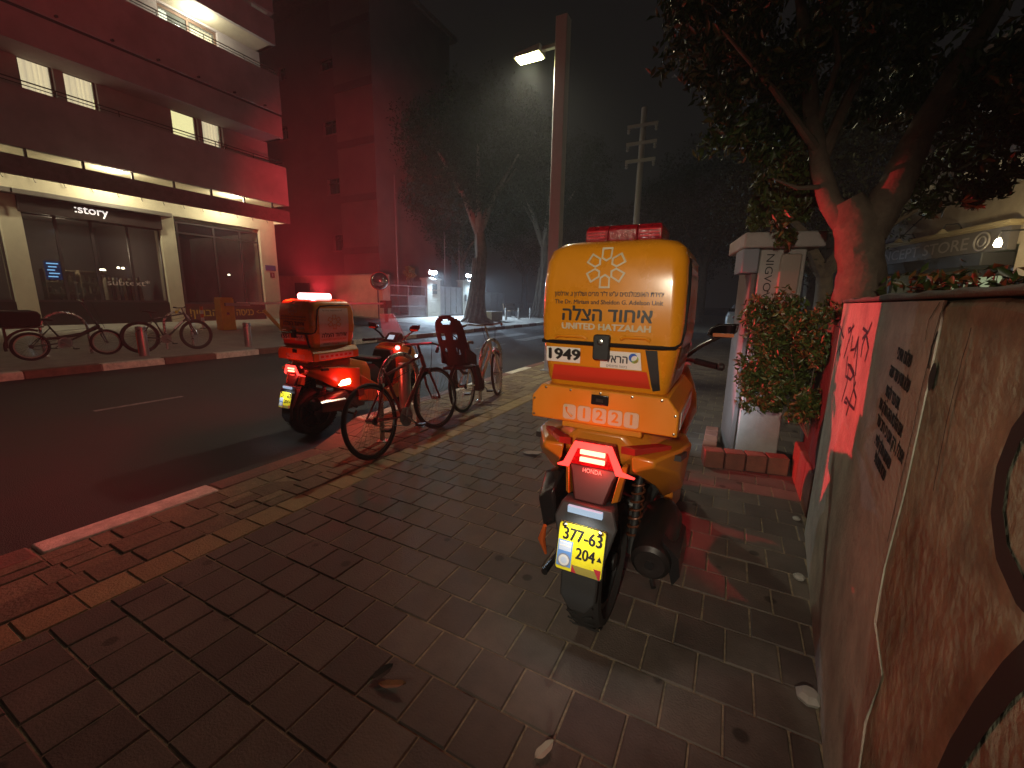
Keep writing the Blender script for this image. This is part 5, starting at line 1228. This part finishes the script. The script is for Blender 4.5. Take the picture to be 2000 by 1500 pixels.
# stencilled lines
m_sten = M('stencil_black', (.022, .022, .024), .8)
lines = [('שלום אויבי', (1770, 697)), ('שלא תדע עוד שנה', (1760, 738)), ('אם כבר לקחת', (1747, 775)), ('אם הלכת היה חולק את', (1742, 812)), ('אצלי, רק אם כי רוב עוד', (1740, 852)), ('שאתם חלק לחיי.', (1727, 880)), ('שבת משגעת?', (1722, 910))]
for tx, (px, py) in lines:
    s_, z_ = wpx(px, py)
    text(heb(tx), .052, m_sten, wall, Matrix.Translation(-W0) @ frame(wp(s_, z_, .0045), tuple(-wd + Vector((0, 0, -.05))), (0, 0, 1)), width=.016 * len(tx), bold=.0022)
def spot(px, py, rs, rz, name, mat, h=.0048, n=22, jag=.2):
    s0, z0 = wpx(px, py); pts = [(s0 + rs * math.cos(a) * (1 + random.uniform(-jag, jag)), z0 + rz * math.sin(a) * (1 + random.uniform(-jag, jag))) for a in np.linspace(0, 2 * math.pi, n)[:-1]]
    return MB().add([wp(p[0], p[1], h) for p in pts], [tuple(range(len(pts)))]).build(name, mat, wall, fix=False, smooth=False)
spot(1826, 737, .022, .03, 'spray_blot', m_sten, jag=.1)
# large black loops sprayed on the near part
stroke([(2030, 800), (1990, 850), (1962, 920), (1952, 1000), (1962, 1080), (2000, 1160), (2040, 1200)], .034, 'sprayed_loop', m_sten, h=.003, jit=.0)
stroke([(1830, 1560), (1868, 1480), (1920, 1400), (1975, 1330), (2040, 1270)], .045, 'sprayed_loop', m_sten, h=.003)
# gutter of grit and a broken stone at the foot
for (px, py, r_) in ((1588, 1370, .045), (1560, 1130, .03), (1555, 1015, .025)):
    p = g(px, py); o = MB().lathe([(.001, 0), (r_ * .8, .0), (r_, r_ * .4), (r_ * .6, r_ * .8), (.001, r_ * .85)], 7).build('rubble_stone', m_conc, smooth=False); o.location = (min(p.x, wallx(p.y) - r_ * .8), p.y, 0)
    tag(o, {.045: 'large pale lump of broken concrete at the foot of the wall', .03: 'mid-sized stone lying where wall and pavers meet', .025: 'small stone near the far end of the wall foot'}[r_], 'stone')

# low red kerb wall and brick edging at the planting bed
m_brk = M('red_brick', (.22, .085, .06), .85, var=.25, vscale=9, bump=.5, bscale=60, rnd=.2)
lw = thing('low_wall', (.65, 3.8, 0), 'knee-high reddish end wall under the bush', 'wall')
for i in range(3):
    MB().bb(.62 - .02, .80, 3.30 + i * .30, 3.30 + i * .30 + .29, -.02, .31 - .012 * i).build('stone_block', m_brk, lw, bevel=.012)
be = thing('brick_edging', (.2, 4.1, 0), 'row of red brick edging around the foot of the plastered pier', 'edging')
for i in range(4):
    a = g(1395 + i * 36, 902 + i * 4, 0)
    MB().box((-.015 + i * .165, 4.02 + i * .035, .07), (.158, .13, .16), Matrix.Rotation(.2, 3, 'Z')).build('brick', m_brk, be, bevel=.008)
for i in range(4):
    MB().box((-.055, 4.20 + i * .17, .07), (.12, .162, .16)).build('brick', m_brk, be, bevel=.008)

# plastered pier / meter cupboard
pr = thing('meter_pier', (.32, 4.55, 0), 'plastered service pier with slab roof and scribbled lettering', 'pier')
m_pl = M('pier_plaster', (.42, .40, .375), .88, var=.18, vscale=4, bump=.35, bscale=50)
PR = Matrix.Rotation(R(10), 3, 'Z'); PC = Vector((.36, 4.62, 0))
def pp(x, y, z): return PC + PR @ Vector((x, y, z))
def pbox(x0, x1, y0, y1, z0, z1, name, mat, bev=.01, par=None):
    b = MB(); b.loft([[pp(x0, y0, z0), pp(x1, y0, z0), pp(x1, y1, z0), pp(x0, y1, z0)], [pp(x0, y0, z1), pp(x1, y0, z1), pp(x1, y1, z1), pp(x0, y1, z1)]])
    return b.build(name, mat, par or pr, bevel=bev)
pbox(-.30, -.255, -.25, .25, -.02, 1.90, 'side_post', M('post_pinkish', (.16, .14, .135), .85, var=.2), .01)
pbox(-.245, .10, -.26, .26, -.02, 1.90, 'pier_body', m_pl)
pbox(-.40, .20, -.36, .36, 1.905, 2.03, 'roof_slab', m_pl, .015)
pbox(-.395, -.27, -.345, -.02, 1.70, 1.90, 'corner_bracket', M('slab_blue_grey', (.25, .28, .32), .8), .01)
pbox(-.095, .065, -.29, -.262, 1.52, 1.86, 'meter_box', M('meter_box_cream', (.36, .30, .25), .6), .02)
text('NIGVOVAM', .085, M('pier_ink', (.03, .03, .032), .7), pr, Matrix.Translation(-pr.location) @ frame(pp(-.17, -.263, 1.60), tuple(Vector((0, 0, -1))), tuple(PR @ Vector((1, 0, 0)))), width=.52, bold=-.001)

# raised soil bed behind the wall
sb = MB().add([], []); 
b = MB(); b.loft([[(.10, -2, -.02), (5, -2, -.02), (5, 6.5, -.02), (.95, 6.5, -.02), (.66, 4.1, -.02), (.60, 3.1, -.02)], [(.10, -2, 1.30), (5, -2, 1.30), (5, 6.5, 1.30), (.95, 6.5, 1.30), (.66, 4.1, 1.30), (.60, 3.1, 1.30)]])
struct(b.build('planting_bed', m_soil, smooth=False))

# ---------------------------------------------------------------- plants
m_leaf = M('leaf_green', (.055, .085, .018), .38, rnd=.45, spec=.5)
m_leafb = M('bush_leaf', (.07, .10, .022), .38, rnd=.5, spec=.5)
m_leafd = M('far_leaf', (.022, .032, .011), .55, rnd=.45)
m_bark = M('bark', (.16, .125, .09), .9, var=.35, vscale=7, bump=1.0, bscale=22)
bush = thing('bush', (.55, 3.9, 0), 'dense leafy bush spilling over the end of the wall', 'bush')
b = MB()
for k in range(14):
    a = k * 2.4; e = Vector((.55 + .28 * math.cos(a), 3.95 + .30 * math.sin(a), random.uniform(.8, 1.4)))
    b.tube([Vector((.70, 4.02, .30)), Vector((.60 + .05 * math.cos(a), 4.0 + .05 * math.sin(a), .55)), e], [.008, .006, .003], 5)
b.build('stems', m_bark, bush, kind='stuff')
pts = np.concatenate([clusters(50, 85, (.52, 3.92, 1.12), (.34, .36, .34), .10), clusters(30, 80, (.36, 3.98, .98), (.28, .26, .30), .09), clusters(26, 75, (.30, 3.95, 1.32), (.20, .22, .18), .09), clusters(22, 75, (.30, 3.92, .74), (.17, .2, .17), .08), clusters(18, 70, (.50, 3.75, .72), (.22, .2, .14), .08), clusters(16, 70, (.72, 3.75, 1.38), (.2, .25, .13), .08)])
pts = pts[(pts[:, 2] > .50)]
leaves(pts, .052, m_leafb, 'foliage', bush, off=bush.location, droop=.35)
# hedge on the bed behind the wall
hg = thing('hedge_plant', (1.3, 2.3, 1.3), 'broad-leaved dark shrubs growing on the bed behind the wall', 'shrub')
b = MB()
for k in range(16):
    x = .95 + random.uniform(0, .5); y = .6 + k * .19
    b.tube([(x, y, 1.28), (x + random.uniform(-.08, .08), y + random.uniform(-.08, .08), 1.6)], [.008, .003], 5)
b.build('stems', m_bark, hg, kind='stuff')
pts = np.concatenate([blob(52, (.98 + random.uniform(-.05, .35), .5 + k * .12, 1.48 + random.uniform(-.04, .07)), (.16, .13, .13), .3) for k in range(27)])
leaves(pts, .072, m_leaf, 'foliage', hg, off=hg.location, droop=-.2, asp=.45)
# big street tree
TS = .80                                                   # the trunk stands at the near end of the bed
def ts(p): return (p[0] * TS, p[1] * TS, H + (p[2] - H) * TS)
tree = thing('street_tree', ts((.95, 4.62, 1.3)), 'old leaning street tree rising behind the wall with overhanging crown', 'tree')
def trunk(b, pts, rr, n=14, wob=.10, sc=lambda p: p):
    P = [Vector(sc(p)) for p in pts]; Q = []; rq = []
    for i in range(len(P) - 1):
        for k in range(5):
            tt = k / 5; Q.append(P[i].lerp(P[i + 1], tt)); rq.append(rr[i] + (rr[i + 1] - rr[i]) * tt)
    Q.append(P[-1]); rq.append(rr[-1])
    i0 = len(b.v); b.tube(Q, rq, n)
    for i in range(i0, len(b.v)):
        p = Vector(b.v[i]); c = Q[min((i - i0) // n, len(Q) - 1)]
        a = math.sin(p.x * 31 + p.z * 9) * math.cos(p.y * 27 - p.z * 13) * .6 + math.sin(p.z * 41 + p.x * 17) * .4
        b.v[i] = tuple(c + (p - c) * (1 + wob * a))
    return b
b = MB()
trunk(b, [(.96, 4.62, 1.22), (.95, 4.62, 1.40), (.93, 4.62, 1.75), (.86, 4.62, 2.10), (.74, 4.60, 2.30)], [r_ * TS for r_ in [.24, .18, .165, .17, .12]], sc=ts)
trunk(b, [(.84, 4.62, 2.06), (.64, 4.60, 2.28), (.54, 4.58, 2.55), (.42, 4.56, 2.95), (.30, 4.5, 3.5), (.1, 4.4, 4.2)], [r_ * TS for r_ in [.11, .085, .07, .06, .045, .02]], sc=ts)
trunk(b, [(.92, 4.62, 2.02), (1.06, 4.62, 2.40), (1.14, 4.64, 2.75), (1.35, 4.7, 3.3), (1.7, 4.8, 4.2)], [r_ * TS for r_ in [.15, .12, .095, .07, .03]], sc=ts)
trunk(b, [(.52, 4.58, 2.6), (.62, 4.55, 3.0), (.8, 4.5, 3.6)], [r_ * TS for r_ in [.05, .04, .02]], 8, sc=ts)
trunk(b, [(.50, 4.57, 2.7), (.34, 4.4, 2.85), (.10, 4.2, 3.1), (-.3, 4.0, 3.5)], [r_ * TS for r_ in [.04, .03, .024, .01]], 8, sc=ts)
trunk(b, [(.58, 4.57, 2.42), (.38, 4.45, 2.40), (.18, 4.3, 2.46)], [r_ * TS for r_ in [.022, .016, .006]], 7, sc=ts)
trunk(b, [(.46, 4.57, 2.85), (.52, 4.4, 3.3), (.3, 4.0, 3.9)], [r_ * TS for r_ in [.03, .02, .01]], 7, sc=ts)
b.build('trunk', m_bark, tree)
pts = np.concatenate([
    clusters(90, 95, (.35, 4.4, 3.65), (.95, .9, .85), .17), clusters(70, 95, (-.05, 4.25, 3.85), (.8, .8, .75), .16), clusters(26, 80, (.02, 4.3, 3.05), (.42, .4, .5), .13),
    clusters(22, 75, (.22, 4.45, 2.65), (.22, .25, .5), .11), clusters(20, 75, (.30, 4.75, 2.35), (.25, .25, .35), .11), clusters(90, 90, (1.6, 4.6, 3.9), (1.3, 1.0, .95), .19),
    clusters(70, 90, (1.2, 3.6, 4.2), (1.5, 1.0, .8), .2), clusters(40, 90, (2.3, 4.0, 3.4), (.9, .9, .6), .2), clusters(26, 80, (1.35, 4.6, 2.95), (.5, .4, .35), .14), clusters(46, 80, (2.0, 4.5, 2.95), (.75, .6, .42), .15), clusters(20, 80, (1.55, 4.9, 2.5), (.35, .4, .25), .12)])
pts = pts * np.array([.86, .86, .86]) + np.array([0, 0, H * .14])
leaves(pts, .072, m_leaf, 'crown', tree, off=tree.location, droop=.9, asp=.40)

# two ficus trees across the road, with strangling roots
def ficus(x, y, h, r, label, n, crown):
    z0 = leftz(x)
    t = thing('ficus_tree', (x, y, z0), label, 'tree', 'ficus trees along the far pavement')
    b = MB()
    trunk(b, [(x, y, z0 - .1), (x, y, z0 + .5), (x + .15, y, z0 + h * .35), (x + .3, y + .1, z0 + h * .7), (x + .2, y, z0 + h)], [r * 1.7, r * 1.05, r * .85, r * .8, r * .55], 16, .16)
    for k in range(n):
        a = k * 2 * math.pi / n + random.uniform(-.2, .2); d = Vector((math.cos(a), math.sin(a), 0)); rr = r * random.uniform(1.7, 2.7)
        tw = random.uniform(-.5, .5); d2 = Vector((math.cos(a + tw), math.sin(a + tw), 0))
        trunk(b, [Vector((x, y, z0 - .03)) + d * rr, Vector((x, y, z0 + .25)) + d * r * 1.35, Vector((x + .1, y, z0 + h * .30)) + d2 * r * .95, Vector((x + .28, y, z0 + h * .66)) + d2 * r * .85], [.05, .10, .075, .04], 7, .12)
    for k in range(6):
        a = k * 1.05; d = Vector((math.cos(a), math.sin(a), 0))
        trunk(b, [(x + .2, y, z0 + h * .9), Vector((x + .2, y, z0 + h * 1.25)) + d * .9, Vector((x + .2, y, z0 + h * 1.6)) + d * 2.3], [.22, .13, .05], 8)
    b.build('trunk', M('ficus_bark', (.30, .27, .23), .9, var=.3, vscale=4, bump=1., bscale=14), t)
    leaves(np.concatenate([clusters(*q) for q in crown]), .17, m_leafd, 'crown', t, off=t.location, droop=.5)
ficus(-12.7, 20.0, 5.2, .42, 'ropy ficus trunk with spreading crown next to the stone planter', 13, [(190, 120, (-12.5, 20, 9.0), (4.0, 4.2, 3.0), .8), (50, 110, (-13.5, 19, 6.6), (2.6, 2.6, 1.0), .6)])
ficus(-13.2, 30.0, 5.6, .45, 'pale ropy ficus with flared roots beyond the wooden bench', 15, [(190, 120, (-12.5, 30, 9.6), (4.5, 5.0, 3.6), .9), (60, 110, (-10.5, 31, 7.0), (3.0, 3.0, 1.2), .7)])
# further trees along the street, each its own
def farp(x, y, z0, h, r, crown, label, ls=.34):
    t = thing('dark_tree', (x, y, z0), label, 'tree', 'dark trees further along the street')
    b = MB(); trunk(b, [(x, y, z0 - .1), (x + .1, y, z0 + h * .5), (x, y + .1, z0 + h), (x + .3, y, z0 + h * 1.5)], [r * 1.3, r, r * .8, r * .3], 10)
    for k in range(5):
        a = k * 1.3; d = Vector((math.cos(a), math.sin(a), 0)); trunk(b, [(x, y, z0 + h * .85), Vector((x, y, z0 + h * 1.2)) + d * .8, Vector((x, y, z0 + h * 1.5)) + d * 2], [.16, .1, .03], 7)
    b.build('trunk', m_bark, t)
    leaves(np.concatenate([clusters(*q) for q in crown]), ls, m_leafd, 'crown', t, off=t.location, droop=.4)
farp(1.9, 13.0, 0, 2.6, .2, [(150, 110, (1.6, 13.0, 4.6), (1.9, 2.2, 2.3), .6)], 'dark leafy tree by the pavement beyond the utility pole', .12)
farp(2.4, 19.0, 0, 3.0, .25, [(150, 110, (1.6, 19.0, 5.4), (2.8, 3.0, 2.8), .7), (40, 60, (1.2, 18, 2.6), (1.2, 1.5, .8), .4)], 'dark spreading tree behind the parked white car', .15)
farp(-2.2, 34.0, 0, 4.5, .3, [(150, 110, (-2.8, 34.0, 8.2), (4.2, 4.5, 3.8), .9)], 'tall dark tree on the near kerb far along the street', .2)
farp(-8.0, 58.0, -.1, 5.0, .4, [(170, 110, (-8.0, 58.0, 9.5), (9.0, 5, 6.5), 1.4)], 'broad dark tree closing the far end of the street', .36)
farp(-18.5, 27.0, .4, 4.0, .3, [(150, 110, (-18.5, 27.0, 8.2), (2.6, 5.0, 4.4), .9)], 'dark tree in the garden behind the floodlit gates', .17)
farp(-19.5, 40.0, .4, 4.0, .3, [(150, 110, (-18.5, 40.0, 8.8), (4.0, 5.0, 4.6), 1.0)], 'dark garden tree behind the pale ropy ficus', .22)
sh_ = thing('garden_shrub', (-17.4, 20.0, GZ), 'small yellowish shrub lit behind the barred gate', 'shrub')
b = MB()
for k in range(7): b.tube([(-17.4, 20.0, GZ), (-17.4 + random.uniform(-.2, .2), 20 + random.uniform(-.3, .3), 3.2)], [.03, .01], 5)
b.build('stems', m_bark, sh_, kind='stuff')
leaves(clusters(30, 26, (-17.4, 20.05, 2.95), (.3, .5, .4), .14), .14, M('yellow_leaf', (.22, .20, .05), .6, rnd=.3), 'foliage', sh_, off=sh_.location)

# ---------------------------------------------------------------- shop behind the wall
m_sw = M('shop_wall', (.36, .30, .22), .85, var=.2, vscale=3, bump=.3, bscale=40)
stt = thing('concept_store', (4.03, 10.93, 0), 'low corner shop with a lettered fascia and lit windows', 'shop', rz=R(15))
def SB(x0, x1, y0, y1, z0, z1, name, mat, par=stt, bev=.0): return MB().bb(x0, x1, y0, y1, z0, z1).build(name, mat, par, world=False, bevel=bev)
SB(.15, .40, -6, 4.6, 2.55, 6.4, 'upper_wall', m_sw)
for y0, y1 in ((-6, -.3), (4.2, 4.6)): SB(.15, .40, y0, y1, 0, 2.55, 'wall_panel', m_sw)
SB(.15, .40, -.3, 4.2, 0, 1.15, 'wall_panel', m_sw)
SB(.40, 4.0, 4.4, 4.6, 0, 6.4, 'end_wall', m_sw)
fs = SB(.02, .148, -.25, 4.2, 2.46, 2.86, 'fascia', M('fascia_grey', (.15, .13, .12), .6, var=.15))
SB(-.06, .148, -.30, 4.3, 2.885, 2.96, 'cornice', M('cornice_cream', (.45, .36, .2), .7), bev=.01)
SB(-.02, .148, -.28, 4.25, 2.862, 2.883, 'cornice_lower', M('cornice_cream'))
text('CONCEPT STORE', .32, M('fascia_letters', (.36, .32, .29), .5), fs, frame(Vector((.012, 2.2, 2.65)), (0, -1, 0), (0, 0, 1)), width=3.2, bold=.004, ext=.008)
MB().torus((.0, .28, 2.66), (1, 0, 0), .16, .018, 28, 6).build('round_logo', M('fascia_letters'), fs, world=False)
MB().torus((.0, .28, 2.66), (1, 0, 0), .085, .014, 24, 6).build('round_logo', M('fascia_letters'), fs, world=False)
SB(-.35, .14, -.3, 4.25, 2.18, 2.42, 'awning', M('awning_black', (.012, .012, .013), .7), bev=.02)
m_ssh = M('shop_lit', (.6, .6, .42), .9, emit=(.85, 1., .55), estr=.33)
for i in range(4):
    y0 = -.25 + i * 1.1
    w_ = SB(.20, .26, y0, y0 + .06, 1.15, 2.2, 'window_post', m_black)
    SB(.24, .245, y0 + .06, y0 + 1.1, 1.15, 2.2, 'pane', m_wglass, w_)
    SB(1.55, 1.6, y0 + .05, y0 + 1.05, 1.1, 2.15, 'lit_back_wall', m_ssh, w_)
    SB(.9, 1.0, y0 + .2, y0 + .5, 1.1, 1.75 + .1 * (i % 2), 'display_case', M('case_dark', (.1, .09, .07), .6), w_)
for yy in (.9, 2.2, 3.5):                                   # swan-neck lamps over the lettering
    sw = MB().tube([(.10, yy, 2.92), (-.02, yy, 3.08), (-.22, yy, 3.06), (-.26, yy, 2.96)], .015, 6).build('swan_neck', m_black, stt, world=False)
    MB().lathe([(.02, .06), (.05, .03), (.10, -.03), (.095, -.03), (.001, .02)], 12, Matrix.Translation((-.26, yy, 2.92))).build('lamp_shade', M('shade_cream', (.5, .42, .26), .5), sw, world=False)
lm = MB().lathe([(.02, .08), (.04, .03), (.05, -.01), (.035, -.045), (.001, -.055)], 16, Matrix.Translation((-.62, -.95, 2.47))).build('bulb', EM('bulb_warm', (1., .85, .5), 90), stt, world=False)
MB().tube([(.14, -.95, 2.62), (-.3, -.95, 2.68), (-.62, -.95, 2.66), (-.62, -.95, 2.56)], .015, 6).build('lamp_arm', m_black, stt, world=False)
light('POINT', 'shop_bulb_light', (-.80, -.95, 2.44), 26, (1., .80, .45), stt, .08)
MB().tube([(-.05, 3.9, 3.05), (-.05, 3.2, 2.97), (-.05, 2.6, 3.0), (-.05, 1.9, 3.4)], .012, 5).build('hanging_cable', m_black, stt, world=False)
SB(-.12, -.04, 4.05, 4.17, 3.0, 3.34, 'blue_sign', EM('blue_neon', (.03, .06, 1.), 1.2)); MB().lathe([(.001, -.06), (.06, 0), (.001, .06)], 12, Matrix.Translation((-.06, 4.12, 2.68))).build('blue_lamp', EM('blue_neon2', (.02, .08, 1.), 3), stt, world=False)
# balcony with railings above
SB(-1.1, .15, -3.0, 3.2, 3.62, 3.80, 'balcony_slab', M('slab_grey', (.22, .21, .2), .8))
rb = MB().tube([(-1.05, -3.0, 4.75), (-1.05, 3.15, 4.75)], .022, 6).tube([(-1.05, -3.0, 3.92), (-1.05, 3.15, 3.92)], .018, 6).build('balcony_rail', m_black, stt, world=False)
for k in range(46): MB().cyl((-1.05, -2.95 + k * .134, 3.81), (-1.05, -2.95 + k * .134, 4.75), .011, 5).build('baluster', m_black, rb, world=False)
SB(.10, .148, -1.6, .2, 4.2, 5.9, 'lit_shutter', M('shutter_white', (.55, .56, .58), .7))
SB(-.02, .10, .6, 1.1, 5.3, 5.4, 'wall_lamp', EM('wall_tube', (.8, .9, 1.), 4))
light('POINT', 'balcony_tube_light', (-.25, .8, 5.2), .8, (.8, .9, 1.), stt, .05)

# ---------------------------------------------------------------- parked white car beyond
car = thing('parked_car', (.62, 23.0, 0), 'white saloon car parked beyond the bush, seen from behind', 'car')
m_cw = M('car_white', (.72, .73, .74), .25, coat=.8)
def cs(y, hw, z0, zb, zt, hwt): return [(-hw * .92, y, z0), (hw * .92, y, z0), (hw, y, z0 + .15), (hw, y, zb - .08), (hw * .95, y, zb), (hwt, y, zt), (-hwt, y, zt), (-hw * .95, y, zb), (-hw, y, zb - .08), (-hw, y, z0 + .15)]
CB = lambda b, n, m, p=car, **k: b.build(n, m, p, world=False, **k)
CB(MB().loft([cs(0, .80, .30, .80, .96, .72), cs(.12, .88, .22, .92, 1.06, .78), cs(.6, .90, .20, .94, 1.10, .80), cs(1.0, .90, .18, .95, 1.12, .78), cs(3.4, .90, .18, .92, 1.0, .80), cs(4.2, .86, .22, .80, .86, .70), cs(4.45, .74, .30, .66, .70, .6)]), 'body', m_cw, bevel=.03, seg=3)
CB(MB().loft([cs(.55, .78, 1.04, 1.08, 1.10, .70), cs(1.15, .74, 1.04, 1.2, 1.42, .56), cs(2.0, .74, 1.04, 1.25, 1.46, .56), cs(2.6, .74, 1.0, 1.2, 1.40, .54), cs(3.3, .76, .96, .99, 1.0, .66)]), 'cabin', m_cw, bevel=.02)
CB(MB().add([(-.60, .66, 1.125), (.60, .66, 1.125), (.50, 1.10, 1.40), (-.50, 1.10, 1.40)], [(0, 1, 2, 3)]), 'rear_window', M('car_glass', (.02, .02, .022), .08), fix=False, smooth=False)
for s_ in (-1, 1):
    CB(MB().loft([[(s_ * .50, -.012, .90), (s_ * .78, .02, .90), (s_ * .78, .02, .76), (s_ * .50, -.012, .76)], [(s_ * .50, .05, .91), (s_ * .80, .22, .91), (s_ * .80, .22, .75), (s_ * .50, .05, .75)]]), 'tail_lamp', M('car_tail', (.30, .01, .015), .15, coat=.5), bevel=.01)
    for yc in (.85, 3.55):
        w_ = CB(MB().torus((s_ * .80, yc, .31), (1, 0, 0), .22, .10, 28, 8, .95), 'tyre', m_tyre)
        CB(MB().lathe([(.19, -.05), (.19, .06), (.08, .09), (.001, .09)], 16, Matrix.Translation((s_ * .80, yc, .31)) @ Matrix.Rotation(s_ * R(90), 4, 'Y')), 'rim', m_steel, w_)
CB(MB().loft([[(-.80, -.03, .60), (.80, -.03, .60), (.84, .2, .60), (-.84, .2, .60)], [(-.80, -.05, .42), (.80, -.05, .42), (.84, .2, .42), (-.84, .2, .42)], [(-.74, -.01, .28), (.74, -.01, .28), (.80, .2, .28), (-.80, .2, .28)]]), 'bumper', m_cw, bevel=.02)
CB(MB().bb(-.26, .26, -.025, -.012, .68, .79), 'number_plate', M('plate_yellow'))
light_ = None
# low white garden walls far along the pavement
fwl = thing('garden_wall', (2.0, 26, 0), 'low pale garden wall far along the near pavement', 'wall')
for k in range(5): MB().bb(1.9, 2.1, 24.5 + k * 3, 27.2 + k * 3, 0, 1.05).build('wall_bay', m_pl, fwl, bevel=.01)
for k in range(6): MB().bb(1.85, 2.15, 24.2 + k * 3, 24.48 + k * 3, 0, 1.3).build('wall_post', m_pl, fwl, bevel=.01)

# ---------------------------------------------------------------- thin haze added to imitate lens glow round the lamps
hz = MB().bb(-75, 30, -45, 145, -1.6, 24).build('haze', M('haze_air', (.7, .7, .7)), smooth=False); hz['kind'] = 'stuff'
hm = MATS['haze_air']; nt = hm.node_tree
for n_ in list(nt.nodes):
    if n_.type != 'OUTPUT_MATERIAL': nt.nodes.remove(n_)
pv = nt.nodes.new('ShaderNodeVolumePrincipled'); pv.inputs['Color'].default_value = (.85, .87, .9, 1); pv.inputs['Density'].default_value = HAZE
pv.inputs['Anisotropy'].default_value = .3
nt.links.new(pv.outputs[0], [n_ for n_ in nt.nodes if n_.type == 'OUTPUT_MATERIAL'][0].inputs['Volume'])
